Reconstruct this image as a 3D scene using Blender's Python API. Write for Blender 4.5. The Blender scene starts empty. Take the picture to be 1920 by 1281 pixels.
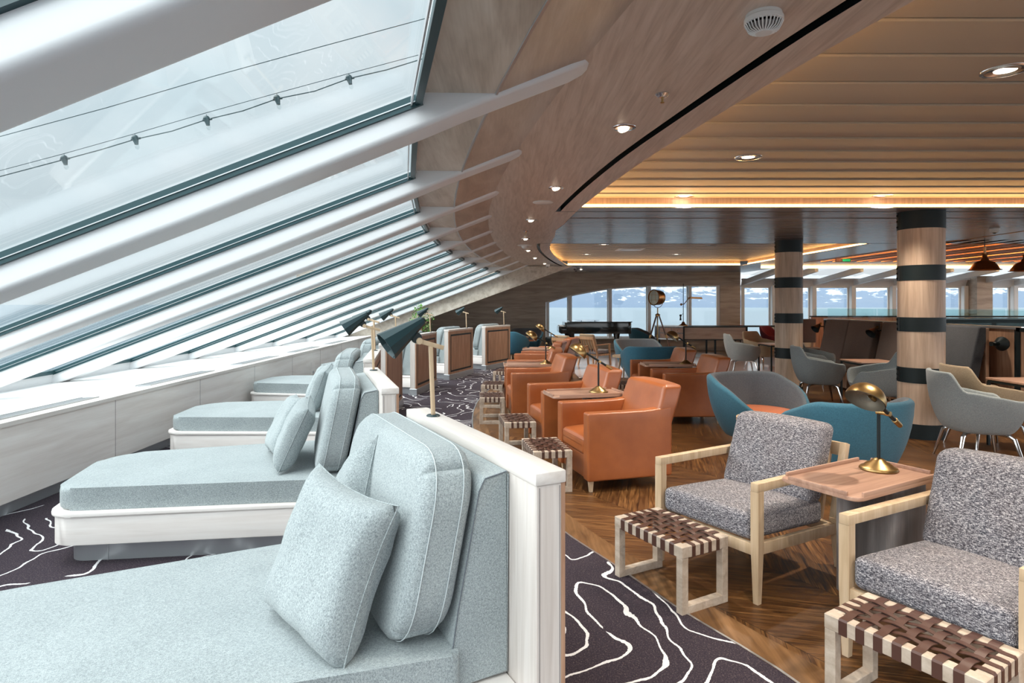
import bpy, bmesh, math, random
from mathutils import Vector, Matrix, noise
random.seed(7)
SC = bpy.context.scene
COL = SC.collection
PI = math.pi
F = 1155.0; HZ = 571.0; CX = 960.0; EYE = 1.5
def gp(px, py, z=0.0):
    "a point of the photograph taken on the level z"
    d = (EYE - z) * F / (py - HZ)
    return Vector(((px - CX) * d / F, d, z))
def R(d): return math.radians(d)

# ------------------------------------------------------------------ materials
class Mt:
    def __init__(s, name, base=(.5,.5,.5), rough=.5, metal=0.0, **kw):
        s.m = bpy.data.materials.new(name); s.m.use_nodes = True
        s.nt = s.m.node_tree; s.nt.nodes.clear()
        s.out = s.nt.nodes.new('ShaderNodeOutputMaterial')
        s.b = s.nt.nodes.new('ShaderNodeBsdfPrincipled')
        s.nt.links.new(s.b.outputs[0], s.out.inputs[0])
        s.put(s.b, 'Base Color', base); s.put(s.b, 'Roughness', rough); s.put(s.b, 'Metallic', metal)
        for k, v in kw.items(): s.put(s.b, k.replace('_', ' '), v)
    def put(s, n, k, v):
        i = n.inputs[k]
        if isinstance(v, bpy.types.NodeSocket): s.nt.links.new(v, i)
        elif isinstance(v, (tuple, list)) and i.type == 'RGBA': i.default_value = tuple(v) + (1,) if len(v) == 3 else v
        else: i.default_value = v
    def node(s, t, outs=0, props=None, **kw):
        n = s.nt.nodes.new('ShaderNode' + t)
        for k, v in (props or {}).items(): setattr(n, k, v)
        for k, v in kw.items():
            k2 = int(k[1:]) if k[0] == 'i' and k[1:].isdigit() else k.replace('_', ' ')
            s.put(n, k2, v)
        return n.outputs[outs]
    def co(s, kind='Object'): return s.node('TexCoord', kind)
    def math(s, op, a, b=0.0, c=0.0): return s.node('Math', 0, {'operation': op}, i0=a, i1=b, i2=c)
    def scale(s, v, sc, rot=(0,0,0), loc=(0,0,0)):
        return s.node('Mapping', 0, None, Vector=v, Scale=sc, Rotation=rot, Location=loc)
    def noise(s, v, sc=5.0, det=3.0, rough=.5, dist=0.0, out=0):
        return s.node('TexNoise', out, None, Vector=v, Scale=sc, Detail=det, Roughness=rough, Distortion=dist)
    def ramp(s, f, stops, interp='LINEAR'):
        n = s.nt.nodes.new('ShaderNodeValToRGB'); s.put(n, 0, f); cr = n.color_ramp; cr.interpolation = interp
        while len(cr.elements) < len(stops): cr.elements.new(.5)
        for e, (p, c) in zip(cr.elements, stops):
            e.position = p; e.color = tuple(c) + (1,) if len(c) == 3 else c
        return n.outputs[0]
    def mix(s, f, a, b, mode='MIX'):
        n = s.nt.nodes.new('ShaderNodeMix'); n.data_type = 'RGBA'; n.blend_type = mode
        s.put(n, 0, f); s.put(n, 6, a); s.put(n, 7, b); return n.outputs[2]
    def bump(s, h, st=.3, d=.01):
        s.put(s.b, 'Normal', s.node('Bump', 0, None, Height=h, Strength=st, Distance=d))
    def sep(s, v):
        n = s.nt.nodes.new('ShaderNodeSeparateXYZ'); s.put(n, 0, v); return n.outputs
    def comb(s, x, y, z): return s.node('CombineXYZ', 0, None, i0=x, i1=y, i2=z)
    def color(s, v): s.put(s.b, 'Base Color', v)

def plain(name, col, rough=.5, metal=0, **kw): return Mt(name, col, rough, metal, **kw).m

def wood(name, c0, c1, c2, stretch=(1, 14, 14), sc=1.6, rough=.5, bump=.08, fine=90, kind='Object'):
    m = Mt(name, c1, rough)
    v = m.scale(m.co(kind), stretch)
    a = m.noise(v, sc, 4, .55, .6)
    fv = m.scale(m.co(kind), tuple(fine if k > 2 else fine * .04 for k in stretch))
    b = m.noise(fv, 1.0, 2, .6)
    f = m.math('ADD', m.math('MULTIPLY', a, .8), m.math('MULTIPLY', b, .2))
    m.color(m.ramp(f, [(.30, c0), (.5, c1), (.68, c2)]))
    m.bump(b, bump, .002)
    return m.m

def fabric(name, c0, c1, sc=420, rough=.95, bump=.35):
    m = Mt(name, c0, rough)
    v = m.co()
    a = m.noise(m.scale(v, (1, 1, .55)), sc, 2, .7); b = m.noise(v, sc * .35, 2, .6); c = m.noise(v, 4, 3)
    f = m.math('ADD', m.math('MULTIPLY', a, .6), m.math('ADD', m.math('MULTIPLY', b, .3), m.math('MULTIPLY', c, .1)))
    m.color(m.ramp(f, [(.36, c0), (.64, c1)]))
    m.bump(a, bump, .003)
    m.put(m.b, 'Sheen Weight', .15)
    return m.m

def tweed():
    m = Mt('tweed', (.3,.3,.33), .95)
    v = m.co()
    a = m.noise(m.scale(v, (70, 420, 420)), 1, 2, .7)
    b = m.noise(m.scale(v, (420, 70, 300)), 1, 2, .7)
    c = m.noise(m.scale(v, (300, 420, 70)), 1, 2, .7)
    f = m.math('MAXIMUM', m.math('MULTIPLY', m.math('ADD', a, b), .5), m.math('MULTIPLY', m.math('ADD', b, c), .5))
    col = m.ramp(f, [(.45, (.012, .017, .028)), (.505, (.055, .065, .09)), (.545, (.25, .25, .28)), (.62, (.72, .69, .70))])
    d = m.noise(v, 9, 3)
    m.color(m.mix(m.math('MULTIPLY', d, .35), col, (.16, .11, .10)))
    m.bump(f, .5, .004)
    return m.m

def leather():
    m = Mt('leather', (.5,.2,.07), .38)
    v = m.co(); a = m.noise(v, 3, 4, .6); b = m.noise(v, 260, 2, .6)
    m.color(m.ramp(a, [(.3, (.29, .078, .020)), (.7, (.41, .122, .034))]))
    m.bump(m.math('ADD', b, m.math('MULTIPLY', m.noise(v, 9, 2), 1.5)), .12, .003)
    m.put(m.b, 'Coat Weight', .35); m.put(m.b, 'Coat Roughness', .30)
    return m.m

def glass(name, tint=(.93,.97,.98), refl=.5):
    m = bpy.data.materials.new(name); m.use_nodes = True; nt = m.node_tree; nt.nodes.clear()
    o = nt.nodes.new('ShaderNodeOutputMaterial'); mx = nt.nodes.new('ShaderNodeMixShader')
    t = nt.nodes.new('ShaderNodeBsdfTransparent'); g = nt.nodes.new('ShaderNodeBsdfGlossy')
    lw = nt.nodes.new('ShaderNodeLayerWeight'); lw.inputs['Blend'].default_value = .5
    pw = nt.nodes.new('ShaderNodeMath'); pw.operation = 'POWER'; pw.inputs[1].default_value = 5.0
    mu = nt.nodes.new('ShaderNodeMath'); mu.operation = 'MULTIPLY_ADD'; mu.inputs[1].default_value = refl; mu.inputs[2].default_value = .02
    t.inputs[0].default_value = tint + (1,); g.inputs['Roughness'].default_value = .02
    nt.links.new(lw.outputs['Facing'], pw.inputs[0]); nt.links.new(pw.outputs[0], mu.inputs[0]); nt.links.new(mu.outputs[0], mx.inputs[0])
    nt.links.new(t.outputs[0], mx.inputs[1]); nt.links.new(g.outputs[0], mx.inputs[2]); nt.links.new(mx.outputs[0], o.inputs[0])
    return m

def glow(name, col, st):
    m = Mt(name, col, .5); m.put(m.b, 'Emission Color', col); m.put(m.b, 'Emission Strength', st); return m.m

def parquet():
    m = Mt('parquet', (.3,.15,.06), .42)
    v = m.scale(m.co(), (1, 1, 1), (0, 0, R(-32)))
    x, y, z = m.sep(v)
    W = .62; PW = .105
    a = m.math('PINGPONG', x, W)
    s = m.math('DIVIDE', m.math('ADD', y, a), PW)
    pid = m.math('ADD', m.math('FLOOR', s), m.math('MULTIPLY', m.math('FLOOR', m.math('DIVIDE', x, W)), 17.3))
    fr = m.math('FRACT', s)
    e1 = m.math('MINIMUM', fr, m.math('SUBTRACT', 1.0, fr))
    e2 = m.math('DIVIDE', m.math('MINIMUM', a, m.math('SUBTRACT', W, a)), PW)
    edge = m.math('GREATER_THAN', m.math('MINIMUM', e1, e2), .018)
    along = m.math('SUBTRACT', y, a); across = m.math('ADD', y, a)
    gv = m.comb(m.math('MULTIPLY', along, 1.8), m.math('MULTIPLY', across, 24.0), m.math('MULTIPLY', pid, 3.71))
    g = m.noise(gv, 1.4, 5, .62, .7)
    r = m.node('TexWhiteNoise', 0, {'noise_dimensions': '1D'}, W=pid)
    col = m.ramp(g, [(.34, (.028, .010, .003)), (.46, (.105, .044, .013)), (.58, (.20, .09, .028)), (.74, (.34, .17, .06))])
    col = m.mix(m.math('MULTIPLY', r, .55), col, (.085, .034, .012))
    m.color(m.mix(edge, (.02, .009, .004), col))
    m.put(m.b, 'Roughness', m.math('ADD', .24, m.math('MULTIPLY', g, .25)))
    m.bump(m.math('ADD', edge, m.math('MULTIPLY', g, .3)), .25, .002)
    return m.m

def carpet():
    m = Mt('carpet', (.05,.03,.05), .98)
    v = m.co()
    wob = m.noise(v, 2.4, 2, .5, 0, 1)
    w = m.nt.nodes.new('ShaderNodeVectorMath'); w.operation = 'MULTIPLY_ADD'
    m.put(w, 0, wob); m.put(w, 1, (.34, .34, 0)); m.put(w, 2, v)
    base_v = w.outputs[0]; FQ = 13.0
    def fld(dx, dy): return m.noise(m.scale(base_v, (1, .75, 0), loc=(dx, dy * .75, 0)), 1.25, .8, .45, .2)
    e = .01; n = fld(0, 0); gx = m.math('SUBTRACT', fld(e, 0), n); gy = m.math('SUBTRACT', fld(0, e), n)
    gr = m.math('SQRT', m.math('ADD', m.math('MULTIPLY', gx, gx), m.math('MULTIPLY', gy, gy)))
    f = m.math('FRACT', m.math('MULTIPLY', n, FQ))
    d = m.math('ABSOLUTE', m.math('SUBTRACT', f, .5))
    dist = m.math('DIVIDE', d, m.math('MAXIMUM', m.math('MULTIPLY', gr, FQ / e), .9))
    brk = m.noise(v, 1.7, 1)
    thr = m.math('MULTIPLY', m.math('GREATER_THAN', brk, .41), m.math('ADD', .0035, m.math('MULTIPLY', m.noise(v, 70, 1), .007)))
    line = m.math('LESS_THAN', dist, thr)
    sp = m.noise(v, 150, 3, .7)
    base = m.ramp(sp, [(.42, (.016, .009, .018)), (.56, (.038, .024, .036)), (.70, (.14, .105, .095))])
    m.color(m.mix(line, base, (.80, .78, .78)))
    m.bump(m.math('ADD', m.noise(v, 500, 2), m.math('MULTIPLY', line, .6)), .5, .006)
    return m.m

M = {}
M['blue_fabric'] = fabric('pale_blue_wool', (.145, .175, .183), (.425, .47, .475))
M['blue_piping'] = plain('piping', (.46, .51, .52), .9)
M['tweed'] = tweed()
M['leather'] = leather()
M['teal'] = fabric('teal_wool', (.024, .100, .155), (.05, .175, .25), 300)
M['teal_in'] = fabric('slate_wool', (.075, .088, .102), (.15, .168, .188), 300)
M['orange'] = fabric('orange_wool', (.42, .10, .03), (.6, .17, .05), 300)
M['grey_chair'] = fabric('grey_wool', (.21, .24, .245), (.38, .41, .415), 300)
M['tan_chair'] = fabric('tan_wool', (.26, .19, .12), (.42, .32, .21), 300)
M['brown_booth'] = fabric('brown_wool', (.10, .068, .055), (.19, .13, .105), 300)
M['dark_booth'] = fabric('charcoal_wool', (.035, .036, .042), (.08, .082, .09), 300)
M['red'] = fabric('wine_wool', (.10, .008, .02), (.2, .02, .04), 300)
M['washed'] = wood('whitewashed_ash', (.50, .44, .40), (.62, .565, .525), (.70, .655, .62), (16, 16, .8), 1.6, .45)
M['washed_h'] = wood('whitewashed_ash_panel', (.70, .635, .59), (.80, .745, .705), (.86, .82, .785), (1, 1, 12), .9, .45)
M['washed_y'] = wood('whitewashed_ash_top', (.60, .55, .50), (.68, .63, .59), (.74, .70, .66), (14, 1, 14), 1.2, .45)
M['oak'] = wood('pale_oak', (.46, .32, .19), (.57, .42, .27), (.66, .52, .37), (14, 14, 1.2), 1.8, .5)
M['stool_oak'] = wood('grey_oak', (.36, .28, .21), (.48, .39, .31), (.60, .51, .42), (10, 3, 10), 1.8, .55)
M['table_wood'] = wood('table_oak', (.30, .17, .12), (.42, .25, .18), (.50, .32, .23), (1.2, 14, 14), 1.5, .4)
M['base_grey'] = wood('grey_stained_oak', (.14, .12, .12), (.22, .195, .19), (.29, .26, .25), (14, 14, 1), 1.5, .5)
M['walnut'] = wood('reddish_walnut', (.27, .135, .08), (.40, .23, .145), (.50, .31, .205), (16, 16, 1), 2, .45)
M['laminate'] = wood('greige_laminate', (.29, .225, .175), (.42, .34, .27), (.52, .44, .36), (1, 3, 9), 1.1, .42, .05)
M['laminate_y'] = wood('greige_laminate_slope', (.36, .27, .205), (.48, .375, .29), (.58, .48, .39), (7, 1, 7), 1.0, .42, .05)
M['laminate_a'] = wood('greige_laminate_header', (.37, .305, .24), (.58, .505, .42), (.70, .635, .55), (7, 1, 7), 1.0, .42, .05)
M['soffit'] = wood('taupe_veneer', (.44, .345, .28), (.57, .465, .385), (.66, .555, .475), (16, 1.0, 1), 2.2, .38, .05, 120)
M['soffit_gloss'] = wood('dark_glossy_veneer', (.18, .135, .125), (.25, .20, .19), (.31, .255, .245), (.3, 5, 1), 1.2, .24, .0, 30)
M['slats'] = wood('amber_slats', (.58, .26, .10), (.74, .36, .15), (.82, .45, .22), (14, 1, 14), 1.5, .4)
M['column'] = wood('ash_column', (.42, .29, .20), (.58, .42, .305), (.70, .54, .405), (12, 12, .9), 1.4, .42)
M['white'] = plain('white_paint', (.74, .745, .75), .38)
M['white_plastic'] = plain('white_plastic', (.75, .75, .73), .4)
M['ledge'] = wood('white_ledge', (.72, .70, .68), (.80, .79, .78), (.86, .85, .85), (14, 1, 1), 1.0, .3)
M['gasket'] = plain('dark_gasket', (.012, .05, .058), .35)
M['alu'] = plain('aluminium', (.55, .56, .57), .35, .9)
M['steel'] = plain('brushed_steel', (.56, .59, .61), .32, .75)
M['chrome'] = plain('chrome', (.75, .76, .78), .12, 1.0)
M['brass'] = plain('antique_brass', (.42, .28, .12), .34, 1.0)
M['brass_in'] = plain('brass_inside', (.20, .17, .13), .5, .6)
M['copper'] = plain('aged_copper', (.42, .20, .08), .3, 1.0)
M['black'] = plain('black_metal', (.010, .017, .019), .45, 0, Specular_IOR_Level=.3)
M['black_gloss'] = plain('black_lacquer', (.008, .010, .010), .08)
M['shade'] = plain('dark_green_enamel', (.016, .040, .046), .33, .2)
M['strap'] = plain('brown_leather_strap', (.075, .032, .022), .42)
M['planks'] = Mt('ceiling_planks', (.42, .37, .30), .42).m
M['glass'] = glass('window_glass')
M['rail_glass'] = glass('rail_glass', (.86, .93, .93), .6)
M['bulb'] = glass('bulb_glass', (.9, .92, .92), 1.0)
M['cove'] = glow('warm_led', (1.0, .58, .22), 8.5)
M['spot'] = glow('lamp_face', (1.0, .84, .64), 4.0)
M['filament'] = glow('filament', (1.0, .85, .6), 1.0)
M['parquet'] = parquet()
M['border'] = wood('oak_border', (.07, .03, .010), (.17, .082, .03), (.27, .14, .06), (9, 1.2, 1), 1.8, .4)
M['carpet'] = carpet()
M['dance'] = plain('pale_polished_floor', (.50, .42, .42), .14)
M['leaf'] = Mt('leaf', (.16, .36, .07), .5, Subsurface_Weight=0.0).m
M['soil'] = plain('pot', (.6, .6, .58), .6)
M['exit'] = glow('exit_green', (.02, .4, .12), .6)

# ------------------------------------------------------------------ mesh helpers
def nb(): return bmesh.new()
def obj(name, bm, mat, parent=None, smooth=True, ang=35):
    me = bpy.data.meshes.new(name); bm.normal_update(); bm.to_mesh(me); bm.free()
    for mm in (mat if isinstance(mat, (list, tuple)) else [mat]): me.materials.append(mm)
    if smooth and len(me.polygons):
        me.polygons.foreach_set('use_smooth', [True] * len(me.polygons))
        me.set_sharp_from_angle(angle=R(ang))
    o = bpy.data.objects.new(name, me); COL.objects.link(o)
    if parent: o.parent = parent
    return o
def tag(o, label=None, cat=None, group=None, kind=None):
    if label: o['label'] = label
    if cat: o['category'] = cat
    if group: o['group'] = group
    if kind: o['kind'] = kind
    return o
def struct(name, bm, mat, smooth=True, **k):
    return tag(obj(name, bm, mat, None, smooth, **k), kind='structure')
def thing(name, label, cat, loc=(0,0,0), rz=0, group=None):
    o = bpy.data.objects.new(name, None); COL.objects.link(o); o.empty_display_size = .1
    o.location = loc; o.rotation_euler = (0, 0, R(rz))
    return tag(o, label, cat, group)
def kids(o): return [c for c in COL.objects if c.parent == o]
def dup(root, loc, rz=0, label=None, group=None, scale=None):
    def rec(o, par):
        c = o.copy(); COL.objects.link(c)
        if par: c.parent = par
        for ch in KID.get(o.name, []): rec(ch, c)
        return c
    KID = {}
    for o in COL.objects:
        if o.parent: KID.setdefault(o.parent.name, []).append(o)
    r = rec(root, None); r.location = loc; r.rotation_euler = (0, 0, R(rz))
    if label: r['label'] = label
    if group: r['group'] = group
    if scale: r.scale = (scale,) * 3
    return r

def box(bm, c, s, bev=0.0, seg=2, rot=None):
    r = bmesh.ops.create_cube(bm, size=1.0); vs = r['verts']
    bmesh.ops.scale(bm, vec=s, verts=vs)
    if bev > 0:
        es = list({e for v in vs for e in v.link_edges})
        g = bmesh.ops.bevel(bm, geom=es, offset=bev, segments=seg, affect='EDGES', profile=.5)
        vs = list({v for v in g['verts']} | {v for v in vs if v.is_valid})
    if rot is not None: bmesh.ops.rotate(bm, cent=(0,0,0), matrix=rot, verts=vs)
    bmesh.ops.translate(bm, vec=c, verts=vs)
    return vs
def b3(x0, x1, y0, y1, z0, z1, bev=0.0, seg=2, bm=None):
    bm = bm or nb(); box(bm, ((x0+x1)/2, (y0+y1)/2, (z0+z1)/2), (abs(x1-x0), abs(y1-y0), abs(z1-z0)), bev, seg); return bm
def bar(bm, a, b, w, h, bev=0.0, up=(0,0,1)):
    a = Vector(a); b = Vector(b); d = (b - a); L = d.length; d.normalize(); up = Vector(up)
    if abs(d.dot(up)) > .99: up = Vector((1, 0, 0))
    y = up.cross(d).normalized(); z = d.cross(y)
    m = Matrix((d, y, z)).transposed()
    return box(bm, (a + b) / 2, (L, w, h), bev, 2, m)
def frame_of(d):
    d = d.normalized(); u = Vector((0, 0, 1)) if abs(d.z) < .95 else Vector((1, 0, 0))
    x = u.cross(d).normalized(); return x, d.cross(x)
def tube(bm, pts, r, n=8, closed=False, cap=True):
    pts = [Vector(p) for p in pts]; rr = r if isinstance(r, (list, tuple)) else [r] * len(pts); rings = []
    N = len(pts); px = None
    for i, p in enumerate(pts):
        if closed: d = pts[(i+1) % N] - pts[i-1]
        else: d = pts[min(i+1, N-1)] - pts[max(i-1, 0)]
        d.normalize()
        if px is None: x, y = frame_of(d)
        else:
            x = (px - d * px.dot(d)).normalized(); y = d.cross(x)
        px = x
        rings.append([bm.verts.new(p + (x * math.cos(2*PI*k/n) + y * math.sin(2*PI*k/n)) * rr[i]) for k in range(n)])
    for i in range(N if closed else N - 1):
        a, b = rings[i], rings[(i+1) % N]
        for k in range(n): bm.faces.new((a[k], a[(k+1) % n], b[(k+1) % n], b[k]))
    if cap and not closed:
        bm.faces.new(rings[0][::-1]); bm.faces.new(rings[-1])
def lathe(bm, prof, n=32, mat=None, a0=0):
    "profile of (r, z) about the z axis, then moved by a matrix"
    rings = []; vs = []
    for r, z in prof:
        if r < 1e-6: v = bm.verts.new((0, 0, z)); rings.append([v]); vs.append(v)
        else:
            g = [bm.verts.new((r * math.cos(a0 + 2*PI*k/n), r * math.sin(a0 + 2*PI*k/n), z)) for k in range(n)]; rings.append(g); vs += g
    for a, b in zip(rings, rings[1:]):
        for k in range(n):
            if len(a) == 1 and len(b) == 1: continue
            if len(a) == 1: bm.faces.new((a[0], b[k], b[(k+1) % n]))
            elif len(b) == 1: bm.faces.new((a[k], a[(k+1) % n], b[0]))
            else: bm.faces.new((a[k], a[(k+1) % n], b[(k+1) % n], b[k]))
    if mat is not None: bmesh.ops.transform(bm, matrix=mat, verts=vs)
    return vs
def aim(pos, d):
    d = Vector(d).normalized(); x, y = frame_of(d)
    m = Matrix((x, y, d)).transposed().to_4x4(); m.translation = Vector(pos); return m
def rpoly(pts, rad, n=6):
    "polygon with rounded corners"
    out = []; N = len(pts); rad = rad if isinstance(rad, (list, tuple)) else [rad] * N
    for i in range(N):
        p = Vector(pts[i]); a = (Vector(pts[i-1]) - p); b = (Vector(pts[(i+1) % N]) - p)
        r = rad[i]
        if r <= 0: out.append(p); continue
        an = a.angle(b); t = r / math.tan(an / 2); t = min(t, a.length * .49, b.length * .49)
        p0 = p + a.normalized() * t; p1 = p + b.normalized() * t
        for k in range(n + 1):
            s = k / n; out.append((p0 * (1-s) + p * s) * (1-s) + (p * (1-s) + p1 * s) * s)
    return out
def prism(bm, pts, z0, z1, bev=0.0, seg=3, axis='z'):
    "outline extruded; axis z: pts are xy; axis y: pts are xz extruded along y"
    def mk(p, t): return Vector((p[0], p[1], t)) if axis == 'z' else (Vector((p[0], t, p[1])) if axis == 'y' else Vector((t, p[0], p[1])))
    lo = [bm.verts.new(mk(p, z0)) for p in pts]; hi = [bm.verts.new(mk(p, z1)) for p in pts]
    N = len(pts); f0 = bm.faces.new(lo[::-1]); f1 = bm.faces.new(hi)
    for i in range(N): bm.faces.new((lo[i], lo[(i+1) % N], hi[(i+1) % N], hi[i]))
    if bev > 0:
        es = list(f0.edges) + list(f1.edges)
        bmesh.ops.bevel(bm, geom=es, offset=bev, segments=seg, affect='EDGES', profile=.5)
    bmesh.ops.recalc_face_normals(bm, faces=bm.faces)
def rbox(bm, c, half, r, nr=4, nm=6, fn=None):
    "soft box: radius r on every edge; fn(p) deforms local points"
    def axis(h):
        a = [-h + r * (1 - math.tan(PI/4 * (1 - k / nr))) for k in range(nr)]
        mid = [-h + r + (2*h - 2*r) * k / nm for k in range(nm + 1)]
        return a + mid + [-v for v in reversed(a)]
    A = [axis(h) for h in half]; vs = []; H = half
    def surf(p):
        q = Vector([max(-H[i] + r, min(H[i] - r, p[i])) for i in range(3)]); d = Vector(p) - q
        if d.length > 1e-9: d = d.normalized() * r
        q = q + d
        if fn: q = Vector(fn(q))
        return q + Vector(c)
    sub = nb()
    for ax in range(3):
        u, v = [(1, 2), (2, 0), (0, 1)][ax]
        for sgn in (-1, 1):
            grid = []
            for iu in A[u]:
                row = []
                for iv in A[v]:
                    p = [0, 0, 0]; p[ax] = sgn * H[ax]; p[u] = iu; p[v] = iv
                    row.append(sub.verts.new(surf(p)))
                grid.append(row)
            for i in range(len(A[u]) - 1):
                for j in range(len(A[v]) - 1):
                    q = (grid[i][j], grid[i+1][j], grid[i+1][j+1], grid[i][j+1])
                    sub.faces.new(q if sgn > 0 else q[::-1])
    bmesh.ops.remove_doubles(sub, verts=sub.verts, dist=1e-5)
    me = bpy.data.meshes.new('tmp'); sub.to_mesh(me); sub.free(); bm.from_mesh(me); bpy.data.meshes.remove(me)
def quad(bm, *p): return bm.faces.new([bm.verts.new(q) for q in p])
def strip(bm, A, B):
    va = [bm.verts.new(p) for p in A]; vb = [bm.verts.new(p) for p in B]
    for i in range(len(A) - 1): bm.faces.new((va[i], va[i+1], vb[i+1], vb[i]))
def interp(tab, y):
    if y <= tab[0][0]: (a, b), (c, d) = tab[0], tab[1]
    elif y >= tab[-1][0]: (a, b), (c, d) = tab[-2], tab[-1]
    else:
        for (a, b), (c, d) in zip(tab, tab[1:]):
            if a <= y <= c: break
        # smooth (Catmull-Rom)
        i = tab.index((a, b)); m0 = (d - tab[i-1][1]) / (c - tab[i-1][0]) if i > 0 else (d-b)/(c-a)
        m1 = (tab[i+2][1] - b) / (tab[i+2][0] - a) if i + 2 < len(tab) else (d-b)/(c-a)
        h = c - a; t = (y - a) / h
        return (2*t**3-3*t*t+1)*b + (t**3-2*t*t+t)*h*m0 + (-2*t**3+3*t*t)*d + (t**3-t*t)*h*m1
    return b + (d - b) * (y - a) / (c - a)
def frange(a, b, n): return [a + (b - a) * i / n for i in range(n + 1)]

# ------------------------------------------------------------------ hull and ceiling
YB, YF = -3.0, 20.0
SL = .38; ZT = 2.40; ZC = 2.55
def xa(y): d = y - 8.9; return -1.02 + (.0161 if d < 0 else .0125) * d * d
def zg(x, y): return ZT + SL * (x - xa(y))
def kx(y): return -3.50 - .0135 * y          # knee wall face
ys = frange(YB, YF, 46)

bm = nb()   # floor (parquet)
quad(bm, (-7, YB, 0), (18.5, YB, 0), (18.5, YF+.3, 0), (-7, YF+.3, 0)); struct('floor', bm, M['parquet'])
CB = [(-3.0, 2.9), (0, 2.0), (2.44, 1.12), (3.05, .80), (3.58, .56), (4.02, .35), (5.0, 0.0), (6.2, -.30), (7.67, -.50), (9.4, -.54), (11, -.38), (13, .05), (15, .7), (17, 1.6)]
yc = frange(YB, 16.6, 110)
bm = nb(); strip(bm, [(-3.62-.01*y*0, y, .006) for y in yc], [(interp(CB, y), y, .006) for y in yc])
struct('floor', bm, M['carpet'])
bm = nb(); strip(bm, [(interp(CB, y), y, .008) for y in yc], [(interp(CB, y) + .014, y, .008) for y in yc]); struct('trim_21', bm, M['alu'])
bm = nb(); strip(bm, [(interp(CB, y) + .014, y, .004) for y in yc], [(interp(CB, y) + .19, y, .004) for y in yc]); struct('trim_22', bm, M['border'])
bm = nb(); b3(1.35, 6.2, 12.4, 17.3, .001, .03, .004, 1, bm); struct('trim_23', bm, M['dance'])

# knee wall, metal kick, ledge
bm = nb(); strip(bm, [(kx(y), y, .10) for y in ys], [(kx(y), y, .64) for y in ys]); struct('wall_left', bm, M['washed_h'])
bm = nb(); strip(bm, [(kx(y) - .04, y, 0) for y in ys], [(kx(y) - .04, y, .10) for y in ys]); strip(bm, [(kx(y) - .04, y, .10) for y in ys], [(kx(y), y, .10) for y in ys])
struct('baseboard_left', bm, M['steel'])
bm = nb(); pts = [(.012, .64), (.012, .672), (-.10, .672), (-.10, .64)]
for (a, b) in zip(pts, pts[1:]): strip(bm, [(kx(y) + a[0], y, a[1]) for y in ys], [(kx(y) + b[0], y, b[1]) for y in ys])
strip(bm, [(kx(y) + .012, y, .64) for y in ys], [(kx(y), y, .64) for y in ys]); struct('trim_24', bm, M['washed_y'])
bm = nb()
for q in range(14): yq = -2.2 + 1.55 * q; b3(kx(yq) - .002, kx(yq) + .0015, yq, yq + .004, .10, .64, 0, 1, bm)
struct('trim_45', bm, M['base_grey'])
LZ = lambda x, y: .665 - (kx(y) - x) * .048
bm = nb(); A = [(kx(y) - .10, y, .664) for y in ys]; Bq = [(xa(y) - 4.95, y, LZ(xa(y) - 4.95, y)) for y in ys]; strip(bm, A, Bq); struct('trim_25', bm, M['ledge'])
bm = nb(); strip(bm, [(xa(y) - 4.42, y, .50) for y in ys], [(xa(y) - 4.40, y, .735) for y in ys]); struct('trim_26', bm, M['white'])
# grille strips on the ledge
def grille_panel(y0, y1, which):
    t = thing('vent_grille', which, 'grille', (kx((y0+y1)/2) - .19, (y0+y1)/2, .664), group='floor vents set in the window ledge')
    t.rotation_euler = (0, R(-2.75), R(.77))
    L = (y1 - y0) / 2; f = nb()
    for s in (-1, 1): b3(s*.075-.005, s*.075+.005, -L, L, 0, .012, 0, 1, f)
    obj('grille_frame', f, M['alu'], t)
    f = nb(); n = int(L * 2 / .022)
    for i in range(n): yy = -L + (i + .5) * .022; b3(-.07, .07, yy - .005, yy + .005, .001, .010, 0, 1, f)
    obj('slats', f, M['alu'], t)
    return t
gl = ['narrow metal air grille in the white window ledge, nearest to the camera', 'narrow metal air grille in the ledge, second from the camera', 'narrow metal air grille in the ledge, third from the camera', 'narrow metal air grille in the ledge, fourth from the camera', 'narrow metal air grille in the ledge, farthest along']
for i, lb in enumerate(gl): grille_panel(4.1 + i * 2.2, 5.5 + i * 2.2, lb)

# ribs and panes
RY = lambda i: 2.72 + 1.53 * (i - 1)
def rib(i):
    y = RY(i); x0 = xa(y); bm = nb()
    P = lambda dx: ZT + SL * dx
    lo = [(-4.98, P(-4.98) - .15), (-4.4, P(-4.4) - .15), (-2, P(-2) - .145), (.02, P(.02) - .14), (.40, P(.40) - .14), (.745, ZC + .002), (.765, ZC + .03)]
    hi = [(.6, ZC + .05), (.0, P(0) + .03), (-4.4, P(-4.4) + .03), (-4.98, P(-4.98) + .03)]
    st = [(-4.98, 0), (-4.4, 0), (-3, 0), (-2, 0), (-1, 0), (.02, 0), (.2, 0), (.4, 0), (.55, 0), (.66, 0), (.72, .006), (.75, .018)]
    rings = []
    for dx, up in st:
        zb = P(dx) - (.172 if dx < -.5 else .172 - .027 * min(1, (dx + .5) / .7)) + up; zt = max(min(P(dx) - .004, ZC + .03), zb + .05); w = .095 - (up * 2.6)
        sec = [(-w, zt), (-w, zb + .026)] + [(-w + .026 - .026 * math.cos(R(q)), zb + .026 - .026 * math.sin(R(q))) for q in (25, 50, 75, 90)]
        sec = sec + [(-p[0], p[1]) for p in reversed(sec)]
        rings.append([bm.verts.new((x0 + dx, y + p[0], p[1])) for p in sec])
    for r0, r1 in zip(rings, rings[1:]):
        for k in range(len(r0)): bm.faces.new((r0[k], r0[(k+1) % len(r0)], r1[(k+1) % len(r0)], r1[k]))
    bm.faces.new(rings[0][::-1]); bm.faces.new(rings[-1])
    return struct('trim_%d' % (i + 4), bm, M['white'], ang=60)
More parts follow.
